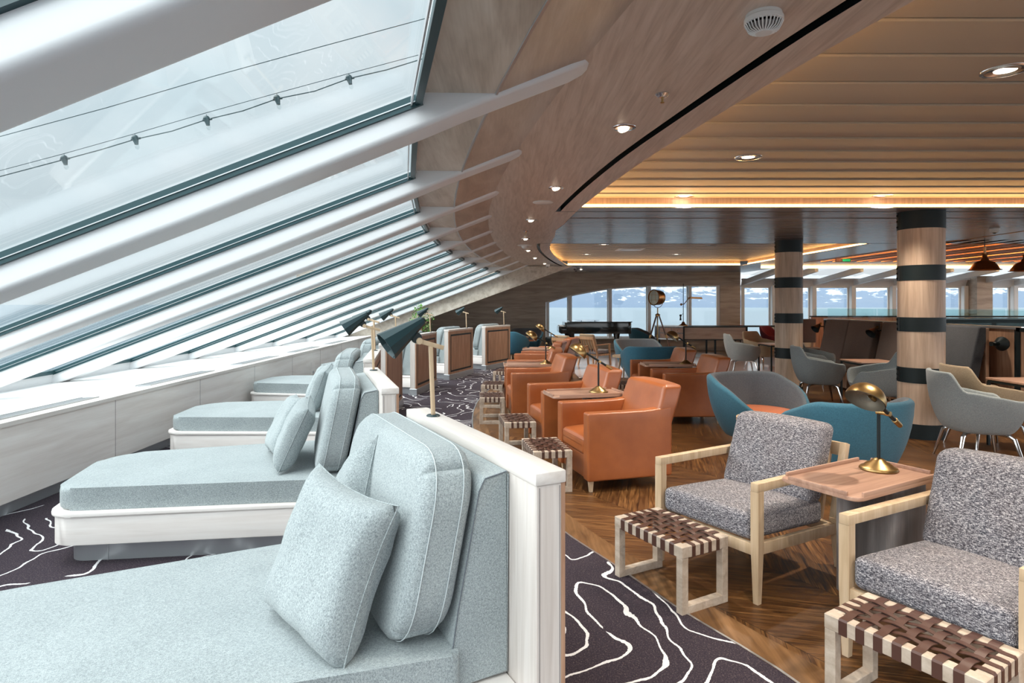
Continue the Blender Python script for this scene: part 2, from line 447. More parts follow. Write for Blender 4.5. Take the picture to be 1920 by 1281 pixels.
for i in range(-2, 11): rib(i)
def pane(i):
    y0 = RY(i - 1) + .08; y1 = RY(i) - .08
    def pt(s, y, dz=0):
        x = xa(y) - 4.4 * s; return Vector((x, y, zg(x, y) + dz))
    bm = nb(); c = [pt(0, y0), pt(0, y1), pt(1, y1), pt(1, y0)]
    up = [p + Vector((0, 0, .008)) for p in c]
    v = [bm.verts.new(p) for p in c]; w = [bm.verts.new(p) for p in up]
    bm.faces.new(v); bm.faces.new(w[::-1])
    for k in range(4): bm.faces.new((v[k], v[(k+1) % 4], w[(k+1) % 4], w[k]))
    o = struct('window_%d' % (i + 3), bm, M['glass'], smooth=False)
    f = nb(); off = -.027
    ya, yb = y0 + .012, y1 - .012
    bar(f, pt(0, yb - .004, off), pt(1, yb - .004, off), .030, .050); bar(f, pt(0, ya, off), pt(1, ya, off), .022, .042)
    bar(f, pt(0.003, y0, off), pt(0.003, y1, off), .03, .042); bar(f, pt(.997, y0, off), pt(.997, y1, off), .03, .042)
    obj('window_gasket', f, M['gasket'], o, smooth=False)
    f = nb(); bar(f, pt(0.0, yb - .021, -.030), pt(1, yb - .021, -.030), .006, .0045)
    bar(f, pt(0.010, y0 + .03, -.03), pt(.010, y1 - .03, -.03), .006, .03)
    obj('window_bead', f, M['alu'], o, smooth=False)
for i in range(-1, 11): pane(i)
# wood clad end of the slope, header soffit, inclined fascia
y2 = frange(RY(10) + .05, YF, 12)
bm = nb(); strip(bm, [(xa(y) + .02, y, zg(xa(y)+.02, y)) for y in y2], [(xa(y) - 4.9, y, zg(xa(y) - 4.9, y)) for y in y2]); struct('wall_slope', bm, M['laminate'])
bm = nb(); dz = lambda X: 1.17 + (X + 2.11) * .364; gz = lambda X: min(2.53, 2.40 + SL * (X - xa(16.6)) + .03)
prism(bm, [(-5.3, dz(-5.3)), (-2.11, 1.17), (1.63, 2.53), (.08, 2.53), (-5.3, gz(-5.3))], 16.58, 16.75, .004, 1, 'y'); struct('wall_fin', bm, M['laminate_a'])
bm = nb(); strip(bm, [(xa(y) - .01, y, ZT + .004) for y in ys], [(xa(y) + .32, y, ZT) for y in ys]); struct('trim_27', bm, M['laminate_a'])
bm = nb(); strip(bm, [(xa(y) - .015, y, ZT + .03) for y in ys], [(xa(y) - .012, y, ZT - .012) for y in ys]); strip(bm, [(xa(y) - .012, y, ZT - .012) for y in ys], [(xa(y) + .012, y, ZT - .012) for y in ys]); strip(bm, [(xa(y) + .012, y, ZT - .012) for y in ys], [(xa(y) + .014, y, ZT + .003) for y in ys]); struct('trim_28', bm, M['white'])
bm = nb(); strip(bm, [(xa(y) + .32, y, ZT) for y in ys], [(xa(y) + .70, y, ZC) for y in ys]); struct('trim_29', bm, M['laminate_y'])
bm = nb()
for (a, za), (b, zb_) in (((.313, ZT - .001), (.315, ZT - .006)), ((.315, ZT - .006), (.325, ZT - .006)), ((.325, ZT - .006), (.328, ZT + .002))): strip(bm, [(xa(y) + a, y, za) for y in ys], [(xa(y) + b, y, zb_) for y in ys])
struct('trim_30', bm, M['alu'])

# flat ceiling with slot and trays
SLOT = [(-3, 2.75), (0, 1.75), (2.12, 1.18), (3.38, .936), (4.68, .73), (6.78, .53), (8.7, .46), (10.64, .46), (12.0, .54), (14.4, .875), (17.0, 1.40), (20, 2.3)]
sx = lambda y: interp(SLOT, y)
rim = lambda y: sx(y) + (.21 if y < 11 else .21 + .0 * y)
T1 = (YB, 6.70, 9.0); T2 = (10.64, 16.6, 6.2)
bm = nb()
def cs(y0, y1, fa, fb, n=24):
    yy = frange(y0, y1, n); strip(bm, [(fa(y), y, ZC) for y in yy], [(fb(y), y, ZC) for y in yy])
hb = lambda y: xa(y) + .70
cs(YB, YF, hb, lambda y: sx(y) - .028, 50)
cs(YB, 6.95, lambda y: sx(y) + .028, rim); cs(10.64, 17.0, lambda y: sx(y) + .028, rim, 24)
cs(6.95, 10.64, lambda y: sx(y) - .028, rim, 8); cs(17.0, 20.0, lambda y: sx(y) - .028, rim, 4)
struct('ceiling', bm, M['soffit'])
bm = nb()
cs(6.70, 10.64, rim, lambda y: 18.5, 10); cs(16.6, 17.7, rim, lambda y: 18.5, 3); cs(17.7, 20.2, rim, lambda y: 7.6, 3)
cs(10.64, 16.6, lambda y: 6.2, lambda y: 7.3, 2); cs(YB, 6.70, lambda y: 9.0, lambda y: 18.5, 2)
cs(15.3, 16.6, lambda y: 7.3, lambda y: 18.5, 2)
struct('ceiling', bm, M['soffit_gloss'])
def slot(y0, y1, nm):
    bm = nb(); yy = frange(y0, y1, 30)
    for (a, za), (b, zb_) in (((-.028, ZC), (-.028, ZC + .05)), ((-.028, ZC + .05), (.028, ZC + .05)), ((.028, ZC + .05), (.028, ZC))):
        strip(bm, [(sx(y) + a, y, za) for y in yy], [(sx(y) + b, y, zb_) for y in yy])
    quad(bm, (sx(y1)-.028, y1, ZC), (sx(y1)+.028, y1, ZC), (sx(y1)+.028, y1, ZC+.05), (sx(y1)-.028, y1, ZC+.05))
    quad(bm, (sx(y0)-.028, y0, ZC), (sx(y0)+.028, y0, ZC), (sx(y0)+.028, y0, ZC+.05), (sx(y0)-.028, y0, ZC+.05))
    struct(nm, bm, M['black_gloss'])
slot(YB, 6.95, 'trim_31'); slot(10.64, 17.0, 'trim_32')
# thin dark joints across the ceiling and the long glossy inset panel
bm = nb(); b3(sx(7)-.03, 18.5, 6.965, 6.975, ZC - .002, ZC + .004, 0, 1, bm); b3(sx(10.62), 6.6, 10.60, 10.61, ZC - .002, ZC + .004, 0, 1, bm); struct('trim_33', bm, M['black'])
bm = nb(); pts = [(gp(1065, 408, ZC)[0], 0), (0, 0)]
ipts = [(.68, 9.95), (.62, 8.7), (.68, 8.05), (.70, 7.50), (18.5, 7.50), (18.5, 9.95)]
prism(bm, ipts, ZC - .006, ZC + .002); struct('trim_34', bm, M['soffit_gloss'])
ZP = 2.68
def planks(x0f, y0, y1, pitch, yo, name, x1):
    bm = nb(); k0 = math.floor((y0 - yo) / pitch); k = k0
    while yo + k * pitch < y1:
        a = max(y0, yo + k * pitch + .004); b = min(y1, yo + (k+1) * pitch - .004)
        if b > a + .02:
            xl = min(x0f(a), x0f(b)); prism(bm, [(a, ZP - .005), (b - .01, ZP + .004), (b, ZP + .008), (b, ZP + .03), (a, ZP + .03)], xl, x1, 0, 1, 'x')
        k += 1
    return struct(name, bm, M['planks'], smooth=False)
planks(lambda y: rim(y) - .25, YB, 6.95, .363, 4.73, 'ceiling', 9.2)
planks(lambda y: rim(y) - .25, 10.4, 16.85, .30, 10.64, 'ceiling', 6.45)
bm = nb(); strip(bm, [(xa(y) + .35, y, 2.74) for y in ys], [(18.5, y, 2.74) for y in ys]); struct('ceiling', bm, M['white'])   # deck above
# lips, recess walls, led strips
def lip(path, out, nm, sides=True):
    "path: rim line; out(p)->outward unit xy"
    bm = nb(); P0 = [Vector((p[0], p[1], ZC)) for p in path]; O = [Vector(out(p)).to_3d() for p in path]
    strip(bm, [p for p in P0], [p + Vector((0,0,.012)) for p in P0])
    strip(bm, [p + Vector((0,0,.012)) for p in P0], [p + o * .15 + Vector((0,0,.012)) for p, o in zip(P0, O)])
    strip(bm, [p + o * .15 + Vector((0,0,.012)) for p, o in zip(P0, O)], [p + o * .15 + Vector((0,0,.14)) for p, o in zip(P0, O)])
    struct(nm, bm, M['soffit'])
    bm = nb(); strip(bm, [p + o * .145 + Vector((0,0,.014)) for p, o in zip(P0, O)], [p + o * .145 + Vector((0,0,.062)) for p, o in zip(P0, O)])
    return bm
def normal_of(path):
    def f(p):
        i = min(range(len(path)), key=lambda k: abs(path[k][0]-p[0]) + abs(path[k][1]-p[1]))
        a = path[max(i-1, 0)]; b = path[min(i+1, len(path)-1)]; d = Vector((b[0]-a[0], b[1]-a[1])).normalized()
        return Vector((-d.y, d.x))
    return f
p1 = [(rim(y), y) for y in frange(YB, 6.70, 30)]; p2 = [(rim(6.7) - .1 if i == 0 else x, 6.70) for i, x in enumerate(frange(rim(6.7), 9.0, 6))]
bm = lip(p1, normal_of(p1), 'trim_35'); tag(obj('led_strip', bm, M['cove']), 'warm strip light tucked behind the curved rim of the near ceiling recess', 'strip light')
bm = lip(p2, lambda p: Vector((0, 1)), 'trim_36'); tag(obj('led_strip', bm, M['cove']), 'long straight strip light glowing along the far edge of the near ceiling recess', 'strip light')
p3 = [(rim(y), y) for y in frange(10.64, 16.6, 30)]; p4 = [(x, 16.6) for x in frange(rim(16.6), 6.2, 6)]; p5 = [(6.2, y) for y in frange(16.6, 10.64, 6)]
bm = lip(p3, normal_of(p3), 'trim_37'); tag(obj('led_strip', bm, M['cove']), 'curved warm strip light on the left of the far ceiling recess', 'strip light')
bm = lip(p4, lambda p: Vector((0, 1)), 'trim_38'); tag(obj('led_strip', bm, M['cove']), 'straight warm strip light along the far edge of the far ceiling recess', 'strip light')
bm = lip(p5, lambda p: Vector((1, 0)), 'trim_39'); tag(obj('led_strip', bm, M['cove']), 'warm strip light on the right of the far recess, beside the thinner column', 'strip light')
bm = nb(); b3(6.9, 18.5, 17.0, 17.08, ZC - .045, ZC - .001, 0, 1, bm); tag(obj('led_strip', bm, M['cove']), 'thin warm strip light just in front of the far right skylights', 'strip light')
# near edges of the trays
bm = nb(); quad(bm, (sx(10.6), 10.64, ZC), (6.4, 10.64, ZC), (6.4, 10.64, ZP+.02), (sx(10.6), 10.64, ZP+.02)); quad(bm, (9.0, YB, ZC), (9.0, 6.9, ZC), (9.0, 6.9, ZP+.02), (9.0, YB, ZP+.02)); struct('trim_40', bm, M['soffit'])
# slatted amber ceiling field at right
t = thing('slatted_ceiling_panel', 'amber wooden slatted ceiling field above the booths at right', 'ceiling panel', (7.3, 8.7, ZC))
bm = nb()
for i in range(37): b3(i*.3 + .06, i*.3 + .20, .05, 6.6, 0, .10, .005, 1, bm)
obj('slat_rows', bm, M['slats'], t); bm = nb(); [b3(i*.9 + .24, i*.9 + .255, .1, 6.5, .075, .09, 0, 1, bm) for i in range(12)]; obj('slat_fill_strips', bm, M['cove'], t); bm = nb(); b3(0, 11.2, 0, 6.65, .10, .12, 0, 1, bm); b3(0, 11.2, 0, .05, -.01, .12, 0, 1, bm); b3(-.03, 0, 0, 6.65, -.01, .12, 0, 1, bm); obj('backing_board', bm, M['slats'], t)  # glowing strips between the slats are added to brighten the amber field
bm = nb(); b3(0.1, 11, 6.5, 6.56, .04, .07, 0, 1, bm); b3(.01, .03, .1, 6.5, .03, .07, 0, 1, bm); b3(3.0, 3.03, .1, 6.5, .06, .09, 0, 1, bm); obj('fill_glow_line', bm, M['cove'], t)  # extra glow lines added on the backing to light the slats

# far wall with its arched window opening
bm = nb()
XW0, XW1 = 1.10, 6.76
top = [(1.10, 1.57), (1.82, 1.78), (2.4, 1.90), (3.12, 2.02), (3.9, 2.08), (4.6, 2.11), (6.76, 2.12)]
z_sill = .42
def wq(x0, x1, z0a, z1a, z0b=None, z1b=None):
    z0b = z0a if z0b is None else z0b; z1b = z1a if z1b is None else z1b
    for y in (20.0, 20.12): quad(bm, (x0, y, z0a), (x1, y, z0b), (x1, y, z1b), (x0, y, z1a))
wq(-7, XW0, 0, 2.62); wq(XW1, 7.42, 0, 2.62); wq(XW0, XW1, 0, z_sill)
for (a, za), (b, zb_) in zip(top, top[1:]):
    wq(a, b, za, 2.62, zb_, 2.62); quad(bm, (a, 20, za), (b, 20, zb_), (b, 20.12, zb_), (a, 20.12, za))
quad(bm, (XW0, 20, z_sill), (XW0, 20.12, z_sill), (XW0, 20.12, top[0][1]), (XW0, 20, top[0][1]))
quad(bm, (XW1, 20, z_sill), (XW1, 20.12, z_sill), (XW1, 20.12, 2.12), (XW1, 20, 2.12))
quad(bm, (7.42, 20, 0), (7.42, 20.3, 0), (7.42, 20.3, 2.62), (7.42, 20, 2.62))
struct('wall_far', bm, M['laminate'])
def topz(x): return interp(top, x) if x < 6.75 else 2.12
def far_pane(n, x0, x1, z0, tz):
    bm = nb(); v = [(x0, 20.08, z0), (x1, 20.08, z0), (x1, 20.08, tz(x1)), (x0, 20.08, tz(x0))]
    quad(bm, *v); quad(bm, *[(a, b + .01, c) for a, b, c in v]); o = struct('window_%d' % n, bm, M['glass'], smooth=False)
    f = nb()
    bar(f, (x0, 20.05, z0), (x0, 20.05, tz(x0)), .10, .05, up=(0,1,0)); bar(f, (x1, 20.05, z0), (x1, 20.05, tz(x1)), .10, .05, up=(0,1,0))
    bar(f, (x0, 20.05, z0 + .02), (x1, 20.05, z0 + .02), .10, .05); k = 5
    for q in range(k):
        xq = x0 + (x1-x0)*q/k; xr = x0 + (x1-x0)*(q+1)/k; bar(f, (xq, 20.05, tz(xq) - .02), (xr, 20.05, tz(xr) - .02), .10, .045)
    obj('window_frame', f, M['white'], o, smooth=False)
xs = [1.13, 1.87, 3.17, 4.44, 5.76, 6.73]
for n, (a, b) in enumerate(zip(xs, xs[1:])): far_pane(14 + n, a + .03, b - .03, z_sill, topz)
bm = nb()
for x in xs[1:-1]: b3(x - .05, x + .05, 19.93, 20.1, z_sill, topz(x) - .01, .005, 1, bm)
b3(XW0, XW1, 19.86, 20.05, z_sill - .04, z_sill, .005, 1, bm); struct('trim_41', bm, M['white'])
# right windows
x = 7.42; n = 19
rx = [7.45, 8.46, 9.75, 11.02, 12.33, 13.5, 14.65, 15.3, 16.25, 17.4, 18.4]
for a, b in zip(rx, rx[1:]):
    if a == 14.65: continue
    far_pane(n, a + .06, b - .06, .42, lambda q: 2.08); n += 1
bm = nb()
for x in rx[1:]: b3(x - .07, x + .07, 19.85, 20.1, 0, 2.1, .008, 1, bm)
b3(7.42, 18.5, 19.9, 20.12, 0, .42, 0, 1, bm); struct('trim_42', bm, M['white'])
bm = nb(); quad(bm, (7.42, 20.0, 2.07), (18.5, 20.0, 2.07), (18.5, 19.9, 2.30), (7.42, 19.9, 2.30)); struct('trim_43', bm, M['white'])
bm = nb(); b3(14.72, 15.22, 19.5, 19.98, 0, 2.4, 0, 1, bm); struct('wall_right', bm, M['laminate'])
bm = nb(); quad(bm, (7.42, 19.9, 2.33), (18.5, 19.9, 2.33), (18.5, 17.7, 2.60), (7.42, 17.7, 2.60)); struct('window_30', bm, M['glass'])
bm = nb()
for x in [7.5, 8.5, 9.8, 11.1, 12.4, 13.7, 15.0, 16.3, 17.6]: bar(bm, (x, 19.95, 2.20), (x + .25, 17.7, 2.52), .11, .16, .01)
bar(bm, (7.42, 19.85, 2.31), (18.5, 19.85, 2.31), .16, .05); bar(bm, (7.42, 17.75, 2.57), (18.5, 17.75, 2.57), .16, .05)
struct('trim_44', bm, M['white'])

# ------------------------------------------------------------------ columns
def column(x, y, r, label):
    t = thing('column', label, 'column', (x, y, 0), group='wood clad columns')
    bm = nb(); lathe(bm, [(r, 0.10), (r, ZC)], 48); obj('shaft', bm, M['column'], t)
    k = r / .232
    for i, (z0, z1) in enumerate([(0, .165), (.62, .79), (1.195, 1.355), (1.77, 1.94), (2.35, ZC)]):
        bm = nb(); R_ = r + .004 if i else r + .002
        lathe(bm, [(r - .01, z0), (R_, z0), (R_, z1), (r - .01, z1)], 48); b = obj('metal_band', bm, M['black'], t)
        if i:
            bm = nb(); a = R(-102 - math.degrees(math.atan2(-x, y)) * 0 - 62)
            a = math.atan2(-y, -x) - R(72)
            for q in range(3):
                zz = z0 + (z1 - z0) * (q + .5) / 3; p = Vector((math.cos(a) * R_, math.sin(a) * R_, zz))
                lathe(bm, [(.013, 0), (.013, .006), (.007, .012), (0, .012)], 10, aim(p, (math.cos(a), math.sin(a), 0)))
            a2 = a + .16
            tube(bm, [(math.cos(a2) * R_, math.sin(a2) * R_, z0), (math.cos(a2) * R_, math.sin(a2) * R_, z1)], .004, 6)
            obj('bolt_row', bm, M['black_gloss'], b)
    return t
column(4.66, 7.02, .232, 'thick pale wood column with dark metal bands behind the blue tub chair at right')
column(4.56, 10.15, .212, 'thinner pale wood column with dark metal bands, farther back toward the windows')

# ------------------------------------------------------------------ daybeds
def pillow_bm(s=.23, th=.085):
    bm = nb(); n = 18; top = []; bot = []
    for i in range(n + 1):
        ra = []; rb = []
        for j in range(n + 1):
            u = -1 + 2 * i / n; v = -1 + 2 * j / n
            pinch = 1 - .10 * (1 - u*u) * abs(v)**3 ; pinch2 = 1 - .10 * (1 - v*v) * abs(u)**3
            y = u * s * pinch2; z = v * s * pinch
            k = max(0, (1 - u**4) * (1 - v**4)) ** .42
            wr = noise.noise(Vector((u * 2.3, v * 2.3, 1.7))) * .010 + noise.noise(Vector((u * 7, v * 4, 3))) * .004 * (abs(u)+abs(v))
            ra.append(bm.verts.new((-th * k - wr * k, y, z))); 
            rb.append(ra[-1] if (i in (0, n) or j in (0, n)) else bm.verts.new((th * k + wr * k, y, z)))
        top.append(ra); bot.append(rb)
    for i in range(n):
        for j in range(n):
            bm.faces.new((top[i][j], top[i][j+1], top[i+1][j+1], top[i+1][j])); bm.faces.new((bot[i][j], bot[i+1][j], bot[i+1][j+1], bot[i][j+1]))
    return bm
def pillow_seam(s=.23):
    bm = nb(); pts = []; n = 18
    E = [(-1 + 2*i/n, -1) for i in range(n)] + [(1, -1 + 2*i/n) for i in range(n)] + [(1 - 2*i/n, 1) for i in range(n)] + [(-1, 1 - 2*i/n) for i in range(n)]
    for u, v in E: pts.append((0, u * s * (1 - .10 * (1 - v*v) * abs(u)**3), v * s * (1 - .10 * (1 - u*u) * abs(v)**3)))
    tube(bm, pts, .0022, 6, closed=True); return bm
OUT = [(-.28, -.50), (-1.90, -.20), (-1.86, .66), (-.28, .66)]
def off(pts, d):
    c = Vector((-1.05, .15)); res = []
    N = len(pts)
    for i in range(N):
        p = Vector(pts[i]); a = (p - Vector(pts[i-1])).normalized(); b = (Vector(pts[(i+1) % N]) - p).normalized()
        na = Vector((-a.y, a.x)); nb_ = Vector((-b.y, b.x)); m = (na + nb_).normalized(); k = d / max(.3, m.dot(na))
        q1 = p + m * k; q2 = p - m * k
        res.append(q1 if ((q1 - c).length > (q2 - c).length) == (d > 0) else q2) if d else res.append(p)
    return res
def make_daybed(label):
    t = thing('daybed', label, 'daybed', (0,0,0), 0, 'pale blue daybeds in a curved row along the sloped windows')
    rad = [.03, .13, .30, .05]
    bm = nb(); prism(bm, rpoly(OUT, rad, 8), .315, .445, .028, 4); obj('mattress', bm, M['blue_fabric'], t)
    bm = nb(); O2 = [(p[0], p[1]) for p in OUT]; O2[0] = (-.10, -.545); O2[3] = (-.10, .675)
    O3 = [(-.10, -.56), (-1.92, -.225), (-1.885, .69), (-.10, .69)]
    prism(bm, rpoly(O3, [0, .15, .32, 0], 8), .125, .288, .003, 1); obj('base_box', bm, M['washed_h'], t)
    bm = nb(); O4 = [(-.10, -.57), (-1.935, -.237), (-1.90, .70), (-.10, .70)]
    prism(bm, rpoly(O4, [0, .16, .33, 0], 8), .288, .314, .008, 2); obj('base_rim', bm, M['washed_h'], t)
    bm = nb(); O5 = [(-.08, -.49), (-1.84, -.16), (-1.81, .62), (-.08, .62)]
    prism(bm, rpoly(O5, [0, .12, .28, 0], 8), .0, .125, .0, 1)
    for q in (.12, .9): 
        p = Vector(O5[1]) + (Vector(O5[0]) - Vector(O5[1])) * q
        box(bm, (p.x, p.y - .001, .06), (.004, .004, .12))
    obj('plinth', bm, M['steel'], t)
    # divider
    bm = nb(); b3(-.098, -.010, -.63, .63, .11, .962, .003, 1, bm); dv = obj('divider_panel', bm, M['washed'], t)
    bm = nb(); b3(-.102, .004, -.634, .634, .962, 1.0, .004, 2, bm); obj('divider_cap', bm, M['washed_y'], dv)
    bm = nb(); b3(-.108, .02, -.64, .64, 0, .112, .004, 1, bm); obj('divider_plinth', bm, M['steel'], dv)
    bm = nb(); b3(-.012, .003, -.63, -.545, .112, .962, .001, 1, bm); b3(-.012, .003, .545, .63, .112, .962, .001, 1, bm); b3(-.012, .003, -.545, .545, .90, .962, .001, 1, bm); b3(-.012, .003, -.545, .545, .112, .15, .001, 1, bm)
    obj('frame_surround', bm, M['walnut'], dv)
    bm = nb(); b3(-.012, -.002, -.545, .545, .15, .90, 0, 1, bm); obj('dark_reveal', bm, M['black'], dv)
    bm = nb(); b3(-.004, .001, -.505, .505, .185, .865, .002, 1, bm); obj('inset_panel', bm, M['walnut'], dv)
    bm = nb()
    for s, e in ((-.6318, 0),): 
        b3(-.088, -.086, s, s + .002, .115, .955, 0, 1, bm); b3(-.018, -.016, s, s + .002, .115, .955, 0, 1, bm)
    obj('edge_joint', bm, M['base_grey'], dv)
    # wedge shaped upholstered back
    bm = nb(); prism(bm, rpoly([(-.10, .32), (-.30, .32), (-.285, .50), (-.20, .93), (-.185, .955), (-.10, .968)], [0, .01, .2, .03, .02, .01], 4), -.455, .605, .010, 3, 'y'); bk = obj('upholstered_back', bm, M['blue_fabric'], t)
    bm = nb(); tube(bm, [(-.294, -.456, .44), (-.275, -.456, .56), (-.205, -.456, .915), (-.185, -.456, .952), (-.11, -.456, .966)], .0022, 6); obj('piping', bm, M['teal_in'], bk)
    # bolster
    lean = lambda p: (p[0] + (p[2]) * .20 - .02 * (1 - (p[1]/.49)**2) * (p[0] < 0) * (1 - (p[2]/.3)**2), p[1], p[2])
    def soft(p):
        x, y, z = p; H, Wd = .295, .49; rr = .16
        qy = max(-Wd + rr, min(Wd - rr, y)); qz = max(-H + rr, min(H - rr, z)); d = Vector((y - qy, z - qz)); 
        m = max(abs(d.x), abs(d.y))
        if d.length > rr * .999 and d.length > 1e-9 or (m > 0 and d.x != 0 and d.y != 0):
            ln = d.length; f = m / ln; d = d * f
        return lean((x, qy + d.x, qz + d.y))
    bm = nb(); rbox(bm, (-.335, .035, .74), (.088, .49, .295), .050, 6, 14, soft); bo = obj('bolster', bm, M['blue_fabric'], t, ang=80)
    for k, xx in enumerate((-.046, .044)):
        bm = nb(); pts = rpoly([(-.49, -.295), (.49, -.295), (.49, .295), (-.49, .295)], .180, 8)
        P = []
        for p in pts:
            q = lean((xx, p.x * 1.003, p.y * 1.004)); P.append((q[0] - .335, q[1] + .035, q[2] + .74))
        tube(bm, P, .0018, 6, closed=True); obj('piping', bm, M['blue_piping'], bo)
    return t
DB = [((.159, 1.865), 27), ((-.682, 3.70), 18), ((-1.265, 5.66), 9.5), ((-1.61, 7.9), 1), ((-1.577, 10.1), -8.5), ((-1.25, 12.16), -18.5), ((-.60, 14.0), -26)]
nearness = ['nearest daybed, its pale blue mattress filling the lower left corner', 'pale blue daybed second from the camera, two pillows against its bolster', 'pale blue daybed third in the row, its foot beside the knee wall', 'pale blue daybed fourth in the row, only foot and bolster showing above the third', 'pale blue daybed fifth in the row, brown panelled divider behind the big lamp shade', 'pale blue daybed sixth in the row, brown panelled divider second from its far end', 'pale blue daybed last in the row, divider beside the teal tub chairs']
day = make_daybed(nearness[0]); DO = []
for i, ((x, y), th) in enumerate(DB):
    a = R(th); O = (x - .63 * math.sin(a), y + .63 * math.cos(a), 0); DO.append((Vector(O), th))
    if i == 0: day.location = O; day.rotation_euler = (0, 0, a)
    else: dup(day, O, th, nearness[i])
def loc2(O, th, x, y, z=0):
    a = R(th); return Vector((O[0] + x * math.cos(a) - y * math.sin(a), O[1] + x * math.sin(a) + y * math.cos(a), z))
# scatter pillows
pb = pillow_bm(); proto = obj('throw_pillow', pb, M['blue_fabric'], ang=80)
ps = obj('piping', pillow_seam(), M['blue_fabric'], proto)
def pillow(di, x, y, z, tilt, roll, yaw, label, first=[True], sc=1.0):
    O, th = DO[di]
    if first[0]: o = proto; first[0] = False
    else:
        o = proto.copy(); COL.objects.link(o); c = ps.copy(); c.parent = o; COL.objects.link(c)
    o.location = loc2(O, th, x, y, z); o.rotation_mode = 'ZYX'
    o.matrix_world = Matrix.Translation(o.location) @ Matrix.Rotation(R(th + yaw), 4, 'Z') @ Matrix.Rotation(R(tilt), 4, 'Y') @ Matrix.Rotation(R(roll), 4, 'X') @ Matrix.Scale(sc, 4)
    tag(o, label, 'pillow', 'pale blue scatter pillows on the daybeds')
pillow(0, -.61, -.17, .675, 20, 5, 20, 'large pale blue pillow in front on the nearest daybed', sc=1.08)
pillow(0, -.46, .19, .695, 17, -33, -8, 'pale blue pillow peeking out behind the large front pillow of the nearest daybed')
pillow(1, -.60, -.10, .665, 24, 4, 0, 'pale blue pillow on the second daybed, nearer one of the pair', sc=.95)
pillow(1, -.66, .22, .66, 27, -5, 8, 'pale blue pillow on the second daybed, farther one of the pair', sc=.95)
pillow(2, -.56, .02, .665, 20, 6, 0, 'pale blue pillow on the third daybed, nearer of its two', sc=.95)
pillow(2, -.63, .34, .66, 25, -5, 5, 'pale blue pillow on the third daybed, farther of its two', sc=.95)

# reading lamps on the dividers
def make_reading_lamp(label):
    t = thing('reading_lamp', label, 'lamp', (0,0,0), 0, 'cone reading lamps on the daybed dividers')
    bm = nb(); lathe(bm, [(0, 0), (.030, 0), (.031, .003), (.026, .007), (0, .008)], 24); obj('base_plate', bm, M['shade'], t)
    bm = nb(); bar(bm, (0, 0, .005), (-.012, 0, .315), .017, .017, .002, up=(1,0,0)); obj('pole', bm, M['oak'], t)
    bm = nb(); bar(bm, (.048, 0, .304), (-.060, 0, .336), .018, .020, .002); obj('arm', bm, M['oak'], t)
    bm = nb(); lathe(bm, [(0, -.016), (.014, -.016), (.0155, -.012), (.0155, .012), (.014, .016), (0, .016)], 20, aim((-.068, 0, .338), (0, 1, 0))); obj('joint_knob', bm, M['oak'], t)
    a = Vector((-.045, 0, .432)); b = Vector((-.215, 0, .318)); d = b - a; L = d.length
    bm = nb(); n = 10; mt = aim(a, d)
    lathe(bm, [(.012, 0), (.020, .006), (.067, L), (.064, L), (.018, .012), (.010, .004)], n, mt); sh = obj('shade', bm, M['shade'], t, ang=15)
    bm = nb(); lathe(bm, [(0, L*.45), (.013, L*.45), (.013, L*.62), (.022, L*.80), (.020, L*.90), (0, L*.96)], 16, mt); obj('bulb', bm, M['bulb'], sh)
    bm = nb(); lathe(bm, [(0, -.006), (.011, -.005), (.012, .010), (0, .010)], 12, mt); obj('shade_cap', bm, M['black'], sh)
    m = (a + b) / 2
    bm = nb(); lathe(bm, [(0, -.012), (.022, -.012), (.024, -.006), (.024, .006), (.022, .012), (0, .012)], 20, aim((-.078, 0, .352), (0, 1, 0))); bar(bm, (-.078, 0, .352), (-.10, 0, .378), .016, .03, .002); obj('pivot_bracket', bm, M['black'], t)
    return t
ln = ['dark cone reading lamp on the nearest divider, largest in view', 'dark cone reading lamp on the second divider', 'grey cone reading lamp on the third divider, just behind the second lamp', 'small dark cone reading lamp on the fourth divider, in front of the slope', 'small cone reading lamp with green leaves around its pole', 'small cone reading lamp on the sixth divider before the dark wood wall', 'small cone reading lamp on the last divider, beside the teal chairs']
rl = make_reading_lamp(ln[0])
for i, (O, th) in enumerate(DO):
    p = loc2(O, th, -.05, .40, 1.0)
    if i == 0: rl.location = p; rl.rotation_euler = (0, 0, R(th))
    else: dup(rl, p, th + (-18 if i == 2 else 0), ln[i])

